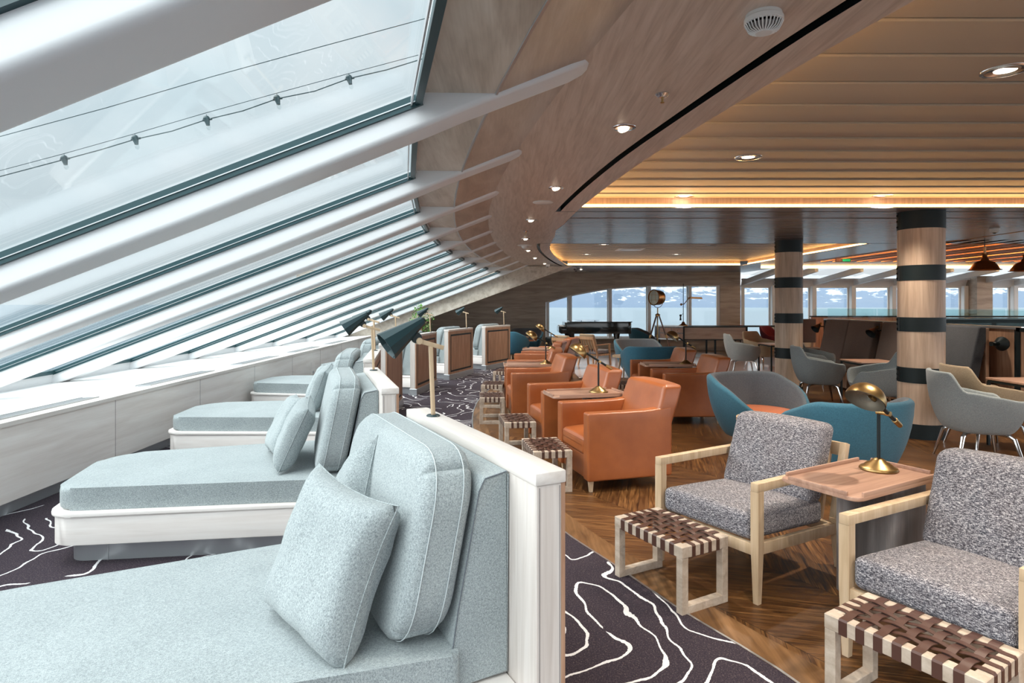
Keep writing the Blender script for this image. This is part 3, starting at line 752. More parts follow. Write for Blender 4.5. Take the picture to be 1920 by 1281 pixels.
# ------------------------------------------------------------------ club chairs
def make_club(label):
    t = thing('club_chair', label, 'armchair', (0,0,0), 0, 'tan leather club chairs')
    for s in (-1, 1):
        def af(p, s=s):
            x, y, z = p; 
            return (x, y, z + (.03 * max(0, (x - .05) / .32) ** 2 if z > .2 else 0))
        bm = nb(); rbox(bm, (.375, s * .30, .363), (.375, .052, .272), .018, 3, 8, af); a_ = obj('arm', bm, M['leather'], t, ang=80)
    bm = nb(); rbox(bm, (.38, 0, .185), (.355, .25, .095), .012, 3, 4); obj('seat_base', bm, M['leather'], t, ang=80)
    cr = lambda p: (p[0], p[1], p[2] + (.020 * (1 - (p[0]/.3)**2) * (1 - (p[1]/.25)**2) if p[2] > 0 else 0) - (.012 * max(0, -p[0] / .3) ** 3 if p[2] > 0 else 0))
    bm = nb(); rbox(bm, (.305, 0, .355), (.30, .246, .078), .035, 4, 10, cr); sc_ = obj('seat_cushion', bm, M['leather'], t, ang=80)
    bm = nb(); pts = rpoly([(.008, -.243), (.602, -.243), (.602, .243), (.008, .243)], .03, 4)
    tube(bm, [(p.x, p.y, .402) for p in pts], .0035, 6, closed=True); obj('welt', bm, M['leather'], sc_)
    bm = nb()
    def bf(p):
        x, y, z = p; k = .34 * (z + .16)
        return (x + k - .02 * (1 - (y/.36)**2) * (x < 0), y * (1 - .05 * max(0, z - .05) / .12), z + .012 * (1 - (y/.35)**2) * (z > .1))
    rbox(bm, (.66, 0, .645), (.085, .350, .185), .030, 4, 8, lambda p: bf((p[0] , p[1], p[2])))
    rbox(bm, (.660, 0, .50), (.075, .246, .20), .030, 4, 8, lambda p: (p[0] + .335 * (p[2]), p[1], p[2]))
    rbox(bm, (.705, 0, .36), (.045, .25, .26), .012, 3, 4, None)
    obj('backrest', bm, M['leather'], t, ang=80)
    for sx_ in (.045, .70):
        for s in (-1, 1):
            bm = nb(); lathe(bm, [(0, 0), (.017, 0), (.028, .095), (0, .095)], 4, Matrix.Translation((sx_, s * .30, 0)), PI/4); obj('leg', bm, M['oak'], t)
    return t
CL = [((.504, 5.206), 16, 'nearest tan leather club chair, largest in view'), ((.235, 6.448), 12, 'tan leather club chair behind the nearest side table lamp of the left row'), ((-.047, 8.088), 6.5, 'tan leather club chair third in the left row, its armrest jutting beside the stools'), ((-.093, 9.34), -3, 'tan leather club chair fourth in the left row, just behind the second small table'), ((.111, 11.19), -12.6, 'tan leather club chair fifth in the left row'), ((.457, 12.47), -20, 'tan leather club chair sixth in the left row, farthest toward the piano'), ((1.888, 8.03), 2, 'tan leather club chair of the right row, beside the nearest teal tub chair'), ((1.854, 9.34), 0, 'tan leather club chair at the back of the right row, beyond its lamp table')]
cc = make_club(CL[0][2])
for i, (p, th, lb) in enumerate(CL):
    if i == 0: cc.location = (*p, 0); cc.rotation_euler = (0, 0, R(th))
    else: dup(cc, (*p, 0), th, lb)

# ------------------------------------------------------------------ tweed armchairs
def make_wood_chair(label):
    t = thing('wooden_armchair', label, 'armchair', (0,0,0), 0, 'oak armchairs with speckled tweed cushions')
    for s in (-1, 1):
        bm = nb()
        lathe(bm, [(0, 0), (.020, 0), (.032, .30), (.032, .563), (0, .563)], 4, Matrix.Translation((.024, s * .318, 0)), PI/4); obj('leg', bm, M['oak'], t)
        bm = nb(); bar(bm, (.80, s * .318, 0), (.74, s * .318, .30), .040, .040, .002, up=(1,0,0)); bar(bm, (.74, s*.318, .28), (.86, s * .318, .70), .038, .042, .002, up=(1,0,0)); obj('leg', bm, M['oak'], t)
        bm = nb(); bar(bm, (0.0, s * .318, .585), (.80, s * .318, .570), .044, .044, .003); obj('armrest', bm, M['oak'], t)
        bm = nb(); bar(bm, (.03, s * .318, .275), (.76, s * .318, .235), .032, .058, .003); obj('side_rail', bm, M['oak'], t)
    bm = nb(); bar(bm, (.024, -.31, .268), (.024, .31, .268), .034, .058, .003); bar(bm, (.72, -.31, .24), (.72, .31, .24), .034, .058, .003); obj('cross_rail', bm, M['oak'], t)
    bm = nb(); bar(bm, (.85, -.335, .665), (.85, .335, .665), .022, .075, .003)
    for k in range(5): yy = -.24 + .12 * k; bar(bm, (.742, yy, .26), (.845, yy, .65), .03, .012, .002, up=(0,1,0))
    obj('back_frame', bm, M['oak'], t)
    bm = nb(); rbox(bm, (.345, 0, .352), (.335, .290, .068), .034, 4, 12, lambda p: (p[0], p[1], p[2] + .018 * (1 - (p[0]/.34)**2) * (1 - (p[1]/.3)**2) * (1 if p[2] > 0 else 0) - p[0] * .06)); obj('seat_cushion', bm, M['tweed'], t, ang=80)
    bm = nb(); rbox(bm, (.680, 0, .602), (.072, .292, .220), .045, 4, 12, lambda p: (p[0] + p[2] * .36 - .02 * (1 - (p[1]/.3)**2) * (1 - (p[2]/.22)**2) * (p[0] < 0), p[1], p[2] - .012 * abs(p[1]/.3)**2 * (p[2] > 0))); obj('back_cushion', bm, M['tweed'], t, ang=80)
    return t
def fc(near, th, w=.34): a = R(th); return (near[0] - w * math.sin(a), near[1] + w * math.cos(a), 0)
wc = make_wood_chair('oak armchair with tweed cushions standing left of the tray table')
wc.location = fc((1.221, 3.055), 34); wc.rotation_euler = (0, 0, R(34))
p = Vector((1.40, 2.64)); a = R(30)
dup(wc, (p.x + .34 * math.sin(a), p.y - .34 * math.cos(a), 0), 30, 'oak armchair with tweed cushions cut off by the right edge of the photo')

# ------------------------------------------------------------------ woven stools
def make_stool(label):
    t = thing('woven_stool', label, 'stool', (0,0,0), 0, 'low oak stools with woven brown leather straps')
    X, Y, H = .1575, .2575, .331
    bm = nb()
    for s in (-1, 1):
        b3(s*X, s*(X - .046), -Y, Y, H - .055, H, .0025, 1, bm); b3(-X + .046, X - .046, s*Y, s*(Y - .046), H - .055, H, .0025, 1, bm)
    obj('seat_frame', bm, M['stool_oak'], t)
    for s in (-1, 1):
        bm = nb(); y0, y1 = s * (Y - .001), s * (Y - .042)
        for q in (-1, 1): b3(q*(X - .001), q * (X - .042), y0, y1, 0, H - .055, .002, 1, bm)
        b3(-X + .04, X - .04, y0, y1, 0, .042, .002, 1, bm); obj('leg_frame', bm, M['stool_oak'], t)
    bm = nb()
    tr = [-.186 + .062 * k for k in range(7)]; lg = [-.082 + .0547 * k for k in range(4)]
    def ribbon(P, wdir, w, th=.0025):
        N = len(P); up = []
        for i in range(N):
            d = (P[min(i+1, N-1)] - P[max(i-1, 0)]).normalized(); up.append(d.cross(wdir).normalized())
        R0 = [[bm.verts.new(P[i] + wdir * w * a + up[i] * th * b) for a, b in ((-.5, 0), (.5, 0), (.5, 1), (-.5, 1))] for i in range(N)]
        for A_, B_ in zip(R0, R0[1:]):
            for k in range(4): bm.faces.new((A_[k], A_[(k+1) % 4], B_[(k+1) % 4], B_[k]))
        bm.faces.new(R0[0][::-1]); bm.faces.new(R0[-1])
    for i, y in enumerate(tr):
        P = [Vector((-X - .002, y, H - .056)), Vector((-X - .002, y, H - .004)), Vector((-X + .004, y, H + .003))]
        n = 28
        for k in range(n + 1):
            x = -X + .03 + (2*X - .06) * k / n
            ph = (x - lg[0]) / .0547; amp = .0045 * math.cos(PI * ph + PI * i)
            if x < lg[0] - .03 or x > lg[3] + .03: amp *= .3
            P.append(Vector((x, y, H + .004 + amp)))
        P += [Vector((X - .004, y, H + .003)), Vector((X + .002, y, H - .004)), Vector((X + .002, y, H - .056))]
        ribbon(P, Vector((0, -1, 0)), .031)
    for j, x in enumerate(lg):
        P = [Vector((x, -Y - .002, H - .056)), Vector((x, -Y - .002, H - .004)), Vector((x, -Y + .004, H + .003))]
        n = 42
        for k in range(n + 1):
            y = -Y + .03 + (2*Y - .06) * k / n
            ph = (y - tr[0]) / .062; amp = -.0045 * math.cos(PI * ph + PI * j)
            if y < tr[0] - .03 or y > tr[6] + .03: amp *= .3
            P.append(Vector((x, y, H + .004 + amp)))
        P += [Vector((x, Y - .004, H + .003)), Vector((x, Y + .002, H - .004)), Vector((x, Y + .002, H - .056))]
        ribbon(P, Vector((1, 0, 0)), .022)
    bmesh.ops.recalc_face_normals(bm, faces=bm.faces)
    obj('woven_straps', bm, M['strap'], t)
    return t
ST = [((.829, 3.255), 29, 'woven strap stool at the foot of the left tweed armchair'), ((1.455, 2.205), 33, 'woven strap stool cut off by the bottom right corner'), ((.284, 5.15), 10, 'woven strap stool in front of the nearest leather club chair'), ((.05, 6.35), 8, 'woven strap stool before the second leather club chair'), ((-.26, 7.96), 3, 'woven strap stool before the third club chair, third from the divider'), ((-.28, 9.17), -3, 'woven strap stool fourth in line along the carpet edge'), ((-.13, 10.95), -11, 'woven strap stool farthest of those along the carpet edge'), ((1.60, 9.18), 0, 'woven strap stool glimpsed between the two rows of club chairs')]
so = make_stool(ST[0][2])
for i, (p, th, lb) in enumerate(ST):
    if i == 0: so.location = (*p, 0); so.rotation_euler = (0, 0, R(th))
    else: dup(so, (*p, 0), th, lb)

# ------------------------------------------------------------------ tray side tables
def make_tray(label):
    t = thing('tray_table', label, 'side table', (0,0,0), 0, 'small oak tray tables between the armchairs')
    L, W = .70, .20; Z = .625
    bm = nb(); prism(bm, rpoly([(-.02, -W), (L, -W), (L, W), (-.02, W)], .045, 5), Z - .008, Z + .010, .003, 2); obj('tray_top', bm, M['table_wood'], t)
    bm = nb()
    for a, b in (((.03, -W+.006), (L-.05, -W+.006)), ((.03, W-.006), (L-.05, W-.006)), ((-.014, -W+.05), (-.014, W-.05)), ((L-.006, -W+.05), (L-.006, W-.05))):
        bar(bm, (a[0], a[1], Z + .018), (b[0], b[1], Z + .018), .012, .022, .002)
    bmesh.ops.recalc_face_normals(bm, faces=bm.faces)
    obj('raised_lip', bm, M['table_wood'], t)
    bm = nb(); pl = rpoly([(.37, -.14), (.40, -.165), (.63, -.165), (.66, -.13), (.66, .13), (.63, .165), (.40, .165), (.37, .14), (.39, .09), (.54, .07), (.54, -.07), (.39, -.09)], .03, 4)
    prism(bm, pl, 0, Z - .008, .003, 1); obj('pedestal', bm, M['base_grey'], t)
    return t
TT = [((1.453, 2.92), 30, 'oak tray table between the two tweed armchairs'), ((.358, 5.82), 14, 'oak tray table between the first two leather club chairs of the left row'), ((-.10, 8.72), 2, 'oak tray table between the third and fourth club chairs of the left row'), ((.26, 11.84), -16, 'oak tray table between the fifth and sixth club chairs of the left row'), ((1.865, 8.72), 1, 'oak tray table between the two club chairs of the right row')]
tt = make_tray(TT[0][2])
for i, (p, th, lb) in enumerate(TT):
    if i == 0: tt.location = (*p, 0); tt.rotation_euler = (0, 0, R(th))
    else:
        o = dup(tt, (*p, .018), th, lb); 

# ------------------------------------------------------------------ brass lamps
def make_brass(label):
    t = thing('brass_desk_lamp', label, 'lamp', (0,0,0), 0, 'brass dome lamps with black stems')
    bm = nb(); lathe(bm, [(0, 0), (.088, 0), (.092, .006), (.088, .014), (.072, .020), (.060, .034), (.038, .044), (.030, .054), (.014, .062), (0, .064)], 40); obj('foot', bm, M['brass'], t)
    bm = nb(); tube(bm, [(0,0,.055), (0,0,.30)], .0085, 14); obj('stem', bm, M['black'], t)
    bm = nb(); tube(bm, [(0, -.012, .300), (0, .050, .300)], .010, 12); lathe(bm, [(0, -.013), (.013, -.012), (.013, .012), (0, .013)], 14, aim((0, .048, .300), (0, 1, 0))); obj('cross_joint', bm, M['brass'], t)
    a = Vector((-.105, .048, .235)); b = Vector((.150, .048, .395))
    d = (b - a).normalized()
    bm = nb(); tube(bm, [a + d * .045, b], .0105, 14); ar = obj('swing_arm', bm, M['black'], t)
    bm = nb(); tube(bm, [a - d * .02, a - d * .016, a + d * .05, a + d * .053], [.009, .013, .0145, .010], 14); obj('grip', bm, M['brass'], ar)
    c = b + d * .050 + Vector((.01, 0, -.012)); ax = Vector((.80, 0, -1)).normalized(); r = .094
    prof = [(0.001, -r*.62)] + [(r * math.sin(R(q)), -r * .62 + r*.92 * (1 - math.cos(R(q)))) for q in range(6, 91, 7)] + [(r, r * .34)]
    prof2 = [(rr * .97, zz + .002) for rr, zz in reversed(prof)]
    bm = nb(); lathe(bm, prof, 36, aim(c, ax)); dm = obj('dome', bm, M['brass'], t, ang=60)
    bm = nb(); lathe(bm, prof2, 36, aim(c, ax)); obj('dome_lining', bm, M['brass_in'], dm, ang=60)
    bm = nb(); lathe(bm, [(0, -.055), (.017, -.055), (.017, -.015), (.0, -.015)], 16, aim(c, ax)); obj('socket', bm, M['brass_in'], dm)
    bm = nb(); lathe(bm, [(.012, -.018), (.015, -.008), (.027, .012), (.024, .028), (.0, .038)], 18, aim(c, ax)); obj('bulb', bm, M['bulb'], dm)
    bm = nb(); lathe(bm, [(.012, -.02), (.013, .02), (0, .02)], 10, aim(b + d * .0, d)); obj('knuckle', bm, M['brass'], dm)
    return t
def on(ti, x, y): p, th, _ = TT[ti]; return loc2((p[0], p[1]), th, x, y, .635 + (.018 if ti else 0))
BL = [(on(0, .555, .03), 212, 'brass dome lamp on the tray table between the tweed armchairs, bulb showing'), (on(1, .49, .0), 186, 'brass dome lamp on the table behind the nearest leather club chair'), (on(2, .58, .0), 186, 'brass dome lamp on the table between the third and fourth club chairs'), (on(3, .50, 0), 180, 'brass dome lamp with a thin black arm, before the left piano leg'), (on(4, .60, 0), 186, 'dark brass dome lamp between the right row club chairs, in front of the map desk')]
bl = make_brass(BL[0][2])
for i, (p, th, lb) in enumerate(BL):
    if i == 0: bl.location = p; bl.rotation_euler = (0, 0, R(th))
    else: dup(bl, p, th, lb)
# ------------------------------------------------------------------ moulded shells (tub and dining chairs)
def sstep(a, b, x): t = max(0, min(1, (x - a) / (b - a))); return t * t * (3 - 2 * t)
def shell_bm(Rb, Rt, z0, H, hf, th, ry=1.0, n=72, pw=.62, zi=.34, part='outer'):
    def rr(z): t = max(0, min(1, (z - z0) / (H - z0))); return Rb + (Rt - Rb) * math.sin(t * PI / 2) ** pw
    bm = nb(); rings = []
    for k in range(n):
        a = -PI + 2 * PI * k / n; h = hf(abs(math.degrees(a))); prof = []
        ca, sa = math.cos(a), math.sin(a); e = .80
        ux = math.copysign(abs(ca) ** e, ca); uy = math.copysign(abs(sa) ** e, sa) * ry
        if part == 'outer':
            prof.append((0.02, z0))
            for s in [0, .04, .1, .18, .28, .4, .55, .7, .85, 1.0]: z = z0 + (h - th * .5 - z0) * s; prof.append((rr(z) if s > 0 else Rb * .9, z))
            r1 = rr(h); 
            for q in (30, 60, 90): prof.append((r1 - th * .5 + th * .5 * math.cos(R(q)), h - th * .5 + th * .5 * math.sin(R(q))))
        else:
            r1 = rr(h)
            for q in (90, 120, 150, 180): prof.append((r1 - th * .5 + th * .5 * math.cos(R(q)), h - th * .5 + th * .5 * math.sin(R(q))))
            for s in [.2, .4, .6, .8, 1.0]: z = (h - th * .5) * (1 - s) + zi * s; prof.append((rr(z) - th, z))
            prof.append((.02, zi - .005))
        rings.append([bm.verts.new((r * ux, r * uy, z)) for r, z in prof])
    for k in range(n):
        a, b = rings[k], rings[(k+1) % n]
        for i in range(len(a) - 1): bm.faces.new((a[i], b[i], b[i+1], a[i+1]))
    bmesh.ops.remove_doubles(bm, verts=bm.verts, dist=1e-4)
    return bm
def make_tub(label):
    t = thing('tub_chair', label, 'tub chair', (0,0,0), 0, 'rounded teal tub chairs')
    hf = lambda d: .77 - .36 * sstep(58, 155, d)
    kw = dict(Rb=.27, Rt=.475, z0=.14, H=.77, hf=hf, th=.07, ry=1.04, zi=.33)
    obj('shell', shell_bm(**kw), M['teal'], t, ang=80)
    obj('lining', shell_bm(part='inner', **kw), M['teal_in'], t, ang=80)
    bm = nb(); lathe(bm, [(0, .33), (.35, .33), (.375, .36), (.37, .40), (.33, .42), (0, .43)], 40); o = obj('seat_cushion', bm, M['orange'], t, ang=80)
    for a in (45, 135, 225, 315):
        bm = nb(); c, s = math.cos(R(a)), math.sin(R(a)); tube(bm, [(c*.27, s*.27, 0), (c*.19, s*.19, .17)], [.014, .022], 10); obj('leg', bm, M['oak'], t)
    return t
def yaw_to(dx, dy): return math.degrees(math.atan2(dy, dx)) - 180     # local front is -x
TB = [((2.54, 6.32), yaw_to(.42, -1), 'teal tub chair facing the camera, grey lining and orange seat showing'), ((2.64, 4.98), yaw_to(-.30, 1), 'teal tub chair seen from behind beside the tweed armchair'), ((2.62, 12.75), yaw_to(.15, -1), 'teal tub chair with grey lining behind the far pair of club chairs'), ((2.44, 11.05), yaw_to(-.1, 1), 'teal tub chair seen from behind near the spindle back chairs'), ((.46, 18.6), yaw_to(-.1, -1), 'light teal tub chair against the dark wood wall left of the piano'), ((.02, 17.0), yaw_to(.8, .6), 'dark teal tub chair right behind the last daybed divider'), ((4.05, 18.9), yaw_to(.9, -.3), 'teal and grey tub chair behind the tripod spotlight')]
tb = make_tub(TB[0][2])
for i, (p, th, lb) in enumerate(TB):
    if i == 0: tb.location = (*p, 0); tb.rotation_euler = (0, 0, R(th))
    else: dup(tb, (*p, 0), th, lb)
def round_table(loc, r, h, label):
    t = thing('round_table', label, 'coffee table', (*loc, 0), 0, 'round low tables between the tub chairs')
    bm = nb(); lathe(bm, [(r - .03, h - .025), (r, h - .02), (r, h + .012), (r - .012, h + .014), (r - .022, h - .002)], 48); obj('rim', bm, M['oak'], t)
    bm = nb(); lathe(bm, [(0, h - .02), (r - .02, h - .02), (r - .02, h - .002), (0, h - .002)], 48); obj('tabletop', bm, M['base_grey'], t)
    for a in (90, 210, 330):
        bm = nb(); c, s = math.cos(R(a)), math.sin(R(a)); tube(bm, [(c*r*.8, s*r*.8, 0), (c*r*.5, s*r*.5, h - .02)], [.012, .02], 10); obj('leg', bm, M['oak'], t)
round_table((2.27, 5.60), .22, .46, 'round low table with raised oak rim between the two nearest teal tub chairs')
round_table((2.2, 11.95), .25, .50, 'round low table between the two far teal tub chairs')
round_table((.25, 18.0), .24, .55, 'small round table between the teal chairs beside the dark wood wall')

def make_dining(label, mat, mname='armchair'):
    t = thing('dining_armchair', label, 'armchair', (0,0,0), 0, 'moulded dining armchairs on metal legs')
    def hf(d): return .87 - .17 * sstep(34, 60, d) - .07 * sstep(60, 125, d) - .17 * sstep(128, 172, d)
    kw = dict(Rb=.22, Rt=.395, z0=.30, H=.87, hf=hf, th=.04, ry=.95, zi=.42, pw=.5)
    obj('shell', shell_bm(**kw), M[mat], t, ang=80)
    obj('lining', shell_bm(part='inner', **kw), M[mat], t, ang=80)
    bm = nb(); lathe(bm, [(0, .41), (.24, .41), (.265, .425), (.25, .445), (0, .45)], 32); obj('seat_cushion', bm, M[mat], t, ang=80)
    for a in (45, 135, 225, 315):
        bm = nb(); c, s = math.cos(R(a)), math.sin(R(a)); tube(bm, [(c*.38, s*.38, 0), (c*.29, s*.29, .27), (c*.24, s*.24, .30), (c*.05, s*.05, .30)], [.010, .019, .019, .014], 10); obj('leg', bm, M['chrome'], t)
    return t
dg = make_dining('grey moulded armchair on chrome legs at the right edge, in front of the tan one', 'grey_chair')
dg.location = (4.42, 5.85, 0); dg.rotation_euler = (0, 0, R(yaw_to(1, -.25)))
dt = make_dining('tan moulded armchair behind the grey one at the right edge', 'tan_chair'); dt.location = (4.95, 6.42, 0); dt.rotation_euler = (0, 0, R(yaw_to(1, -.1)))
for p, yw, lb, pr in [((4.66, 9.35), yaw_to(1, -.2), 'grey moulded armchair right of the thin column, nearer one', dg), ((5.35, 10.95), yaw_to(.7, -.7), 'grey moulded armchair behind it, before the brown booth', dg), ((4.86, 8.2), yaw_to(-1, .25), 'grey moulded armchair turned left, beside the thick column', dg), ((4.95, 13.2), yaw_to(1, -.15), 'grey moulded armchair left of the thin column, before the map desk', dg), ((5.75, 14.2), yaw_to(.5, -.9), 'tan moulded armchair before the map desk', dt)]:
    dup(pr, (*p, 0), yw, lb)
def cafe_table(x, y, w, d, h, label):
    t = thing('cafe_table', label, 'table', (x, y, 0), 0, 'small square tables with black metal frames')
    bm = nb(); b3(-w/2, w/2, -d/2, d/2, h - .022, h, .004, 1, bm); obj('tabletop', bm, M['table_wood'], t)
    bm = nb()
    for sx_ in (-1, 1): bar(bm, (sx_*(w/2-.02), -d/2+.02, h - .035), (sx_*(w/2-.02), d/2-.02, h - .035), .025, .025)
    for sy in (-1, 1): bar(bm, (-w/2+.02, sy*(d/2-.02), h - .035), (w/2-.02, sy*(d/2-.02), h - .035), .025, .025)
    obj('frame', bm, M['black'], t)
    for sx_ in (-1, 1):
        for sy in (-1, 1):
            bm = nb(); b3(sx_*(w/2-.02)-.0125, sx_*(w/2-.02)+.0125, sy*(d/2-.02)-.0125, sy*(d/2-.02)+.0125, 0, h - .04, 0, 1, bm); obj('leg', bm, M['black'], t)
cafe_table(5.35, 9.2, .6, .6, .66, 'square table between the grey chairs near the brown booth')
cafe_table(5.42, 6.25, .7, .7, .72, 'dark edged table at the right edge beside the tan chair')
cafe_table(5.75, 13.2, .7, .7, .66, 'square table left of the thin column')

# ------------------------------------------------------------------ booths
def booth(y0, y1, mat, label, seams=1):
    t = thing('booth_bench', label, 'booth', (6.55, (y0+y1)/2, 0), 0, 'high backed booth benches')
    L = (y1 - y0) / 2; n = seams + 1
    for k in range(n):
        a = -L + 2*L*k/n + .004; b = -L + 2*L*(k+1)/n - .004
        bm = nb(); rbox(bm, (-.22, (a+b)/2, .80), (.075, (b-a)/2, .40), .03, 3, 4, lambda p: (p[0] + p[2] * .22, p[1], p[2])); obj('back_panel', bm, M[mat], t, ang=80)
    bm = nb(); rbox(bm, (-.50, 0, .38), (.27, L - .005, .07), .03, 3, 4); obj('seat_cushion', bm, M[mat], t, ang=80)
    bm = nb(); b3(-.72, -.14, -L, L, .03, .31, .01, 1, bm); b3(-.125, -.08, -L, L, .03, 1.18, .005, 1, bm); obj('bench_base', bm, M['walnut'], t)
booth(10.75, 12.45, 'brown_booth', 'brown high backed booth bench with two back panels between the columns')
booth(9.55, 10.55, 'brown_booth', 'brown booth bench partly hidden by the thick column', 0)
booth(8.35, 9.25, 'dark_booth', 'charcoal booth bench just right of the thick column', 0)
t = thing('booth_partition', 'low partition with a bright metal edge and glass screen behind the booths', 'partition', (6.62, 8.0, 0))
bm = nb(); b3(0, .10, 0, 5.0, 0, 1.17, .003, 1, bm); obj('wall_panel', bm, M['walnut'], t)
bm = nb(); b3(-.03, .13, -.03, 5.03, 1.17, 1.205, .003, 1, bm); obj('cap_rail', bm, M['alu'], t)
bm = nb(); b3(-.05, .02, -.04, .06, 0, 1.17, .003, 1, bm); b3(-.03, .12, 4.95, 5.03, 0, 1.17, .003, 1, bm); obj('end_post', bm, M['black'], t)
bm = nb()
for k in range(3): b3(.045, .055, .02 + k * 1.67, 1.66 + k * 1.67, 1.205, 1.42, 0, 1, bm)
obj('glass_screen', bm, M['rail_glass'], t, smooth=False)
def wall_lamp(y, label):
    t = thing('wall_lamp', label, 'lamp', (6.30, y, 1.05), 0, 'small black cone lamps on the booths')
    bm = nb(); tube(bm, [(.30, 0, -.02), (.1, 0, 0), (0.0, 0, .0)], .012, 8); obj('bracket', bm, M['black'], t)
    bm = nb(); lathe(bm, [(.02, 0), (.09, .16), (.085, .16), (.015, 0)], 20, aim((0, 0, .04), (-.75, -.2, -.6))); obj('shade', bm, M['black'], t)
    bm = nb(); lathe(bm, [(.02, -.04), (.03, .01), (.0, .01)], 16, aim((0, 0, .04), (-.75, -.2, -.6))); obj('brass_collar', bm, M['brass'], t)
wall_lamp(10.65, 'black cone lamp between the brown booth backs'); wall_lamp(12.6, 'black cone lamp at the far end of the brown booth'); 
t = thing('wall_lamp', 'round black wall lamp right of the charcoal booth', 'lamp', (6.50, 8.15, .98), 0, 'small black cone lamps on the booths')
bm = nb(); lathe(bm, [(0, 0), (.085, 0), (.095, .03), (.03, .10), (0, .10)], 28, aim((0, 0, 0), (-1, -.3, 0))); obj('shade', bm, M['black'], t)
bm = nb(); tube(bm, [(-.08, -.03, 0), (-.2, -.05, .0)], [.02, .03], 10); obj('spot_head', bm, M['black_gloss'], t)
# end panel right of the booth
t = thing('booth_end_screen', 'tall dark framed wood screen at the right edge behind the tan chair', 'screen', (6.55, 7.1, 0))
bm = nb(); b3(-.03, .03, 0, .8, .03, 1.15, .003, 1, bm); obj('wood_panel', bm, M['walnut'], t)
bm = nb(); b3(-.04, .04, -.05, .0, 0, 1.2, 0, 1, bm); b3(-.04, .04, .8, .86, 0, 1.2, 0, 1, bm); b3(-.04, .04, -.05, .86, 1.15, 1.2, 0, 1, bm); obj('metal_frame', bm, M['black'], t)
# dark bar counter far right and low partition before the windows
t = thing('bar_counter', 'long dark bar counter with glass front before the far right windows', 'counter', (8.6, 12.6, 0))
bm = nb(); b3(0, 6, 0, .5, 0, 1.18, .004, 1, bm); obj('counter_body', bm, M['black'], t)
bm = nb(); b3(-.05, 6.05, -.05, .55, 1.18, 1.22, .004, 1, bm); obj('counter_top', bm, M['black_gloss'], t)
bm = nb()
for k in range(5): b3(.1 + k*1.2, 1.2 + k*1.2, -.02, -.01, .75, 1.12, 0, 1, bm)
obj('glass_front', bm, M['rail_glass'], t, smooth=False)
t = thing('window_partition', 'low dark partition running before the right hand windows', 'partition', (7.9, 16.2, 0))
bm = nb(); b3(0, 10.0, 0, .08, 0, 1.17, 0, 1, bm); obj('panel', bm, M['walnut'], t)
bm = nb(); b3(-.03, 10.03, -.02, .10, 1.17, 1.20, 0, 1, bm); obj('cap_rail', bm, M['black'], t)
bm = nb(); 
for k in range(5): b3(.05 + k*1.7, 1.7 + k*1.7, .035, .045, 1.20, 1.38, 0, 1, bm)
obj('glass_screen', bm, M['rail_glass'], t, smooth=False)
t = thing('high_back_chair', 'brown high backed chair just right of the thin column', 'chair', (6.5, 13.6, 0))
bm = nb(); rbox(bm, (0, 0, .92), (.20, .04, .26), .025, 3, 3); obj('backrest', bm, M['brown_booth'], t, ang=80)
bm = nb(); rbox(bm, (0, -.22, .50), (.21, .22, .06), .025, 3, 3); obj('seat', bm, M['brown_booth'], t, ang=80)
for sx_ in (-1, 1):
    for sy in (-.40, .0): bm = nb(); bar(bm, (sx_*.17, sy, 0), (sx_*.17, sy, .68 if sy == 0 else .45), .035, .035); obj('leg', bm, M['slats'], t)

# ------------------------------------------------------------------ spindle chairs
def spindle(label, loc, rz):
    t = thing('spindle_chair', label, 'armchair', (*loc, 0), rz, 'wooden chairs with spindle backs')
    m = M['slats_pale']
    for s in (-1, 1):
        bm = nb(); bar(bm, (.50, s*.27, 0), (.40, s*.27, .30), .035, .035); bar(bm, (.40, s*.27, .28), (.58, s*.27, .72), .035, .035); obj('leg', bm, m, t)
        bm = nb(); bar(bm, (-.08, s*.27, 0), (-.03, s*.27, .54), .035, .035); obj('leg', bm, m, t)
        bm = nb(); bar(bm, (-.07, s*.27, .545), (.50, s*.27, .53), .045, .022); obj('armrest', bm, m, t)
    bm = nb(); bar(bm, (.57, -.29, .70), (.57, .29, .70), .03, .07); obj('top_rail', bm, m, t)
    for k in range(6): bm = nb(); y = -.2 + .08 * k; bar(bm, (.41, y, .31), (.565, y, .68), .014, .02); obj('spindle', bm, m, t)
    bm = nb(); b3(-.05, .42, -.28, .28, .27, .31, .005, 1, bm); obj('seat_frame', bm, m, t)
    bm = nb(); rbox(bm, (.19, 0, .36), (.25, .25, .05), .03, 3, 3); obj('seat_cushion', bm, M['tweed'], t, ang=80)
    bm = nb(); rbox(bm, (.41, 0, .60), (.05, .22, .19), .04, 3, 4, lambda p: (p[0] + p[2]*.4, p[1], p[2])); obj('back_cushion', bm, M['tan_chair'], t, ang=80)
M['slats_pale'] = wood('honey_oak', (.30, .155, .07), (.42, .235, .12), (.52, .31, .17), (12, 12, 1), 1.6, .45)
spindle('wooden spindle back chair left of its twin, seen from behind', (1.55, 14.4), 215)
spindle('wooden spindle back chair nearer the teal tub chairs', (2.15, 15.1), 222)

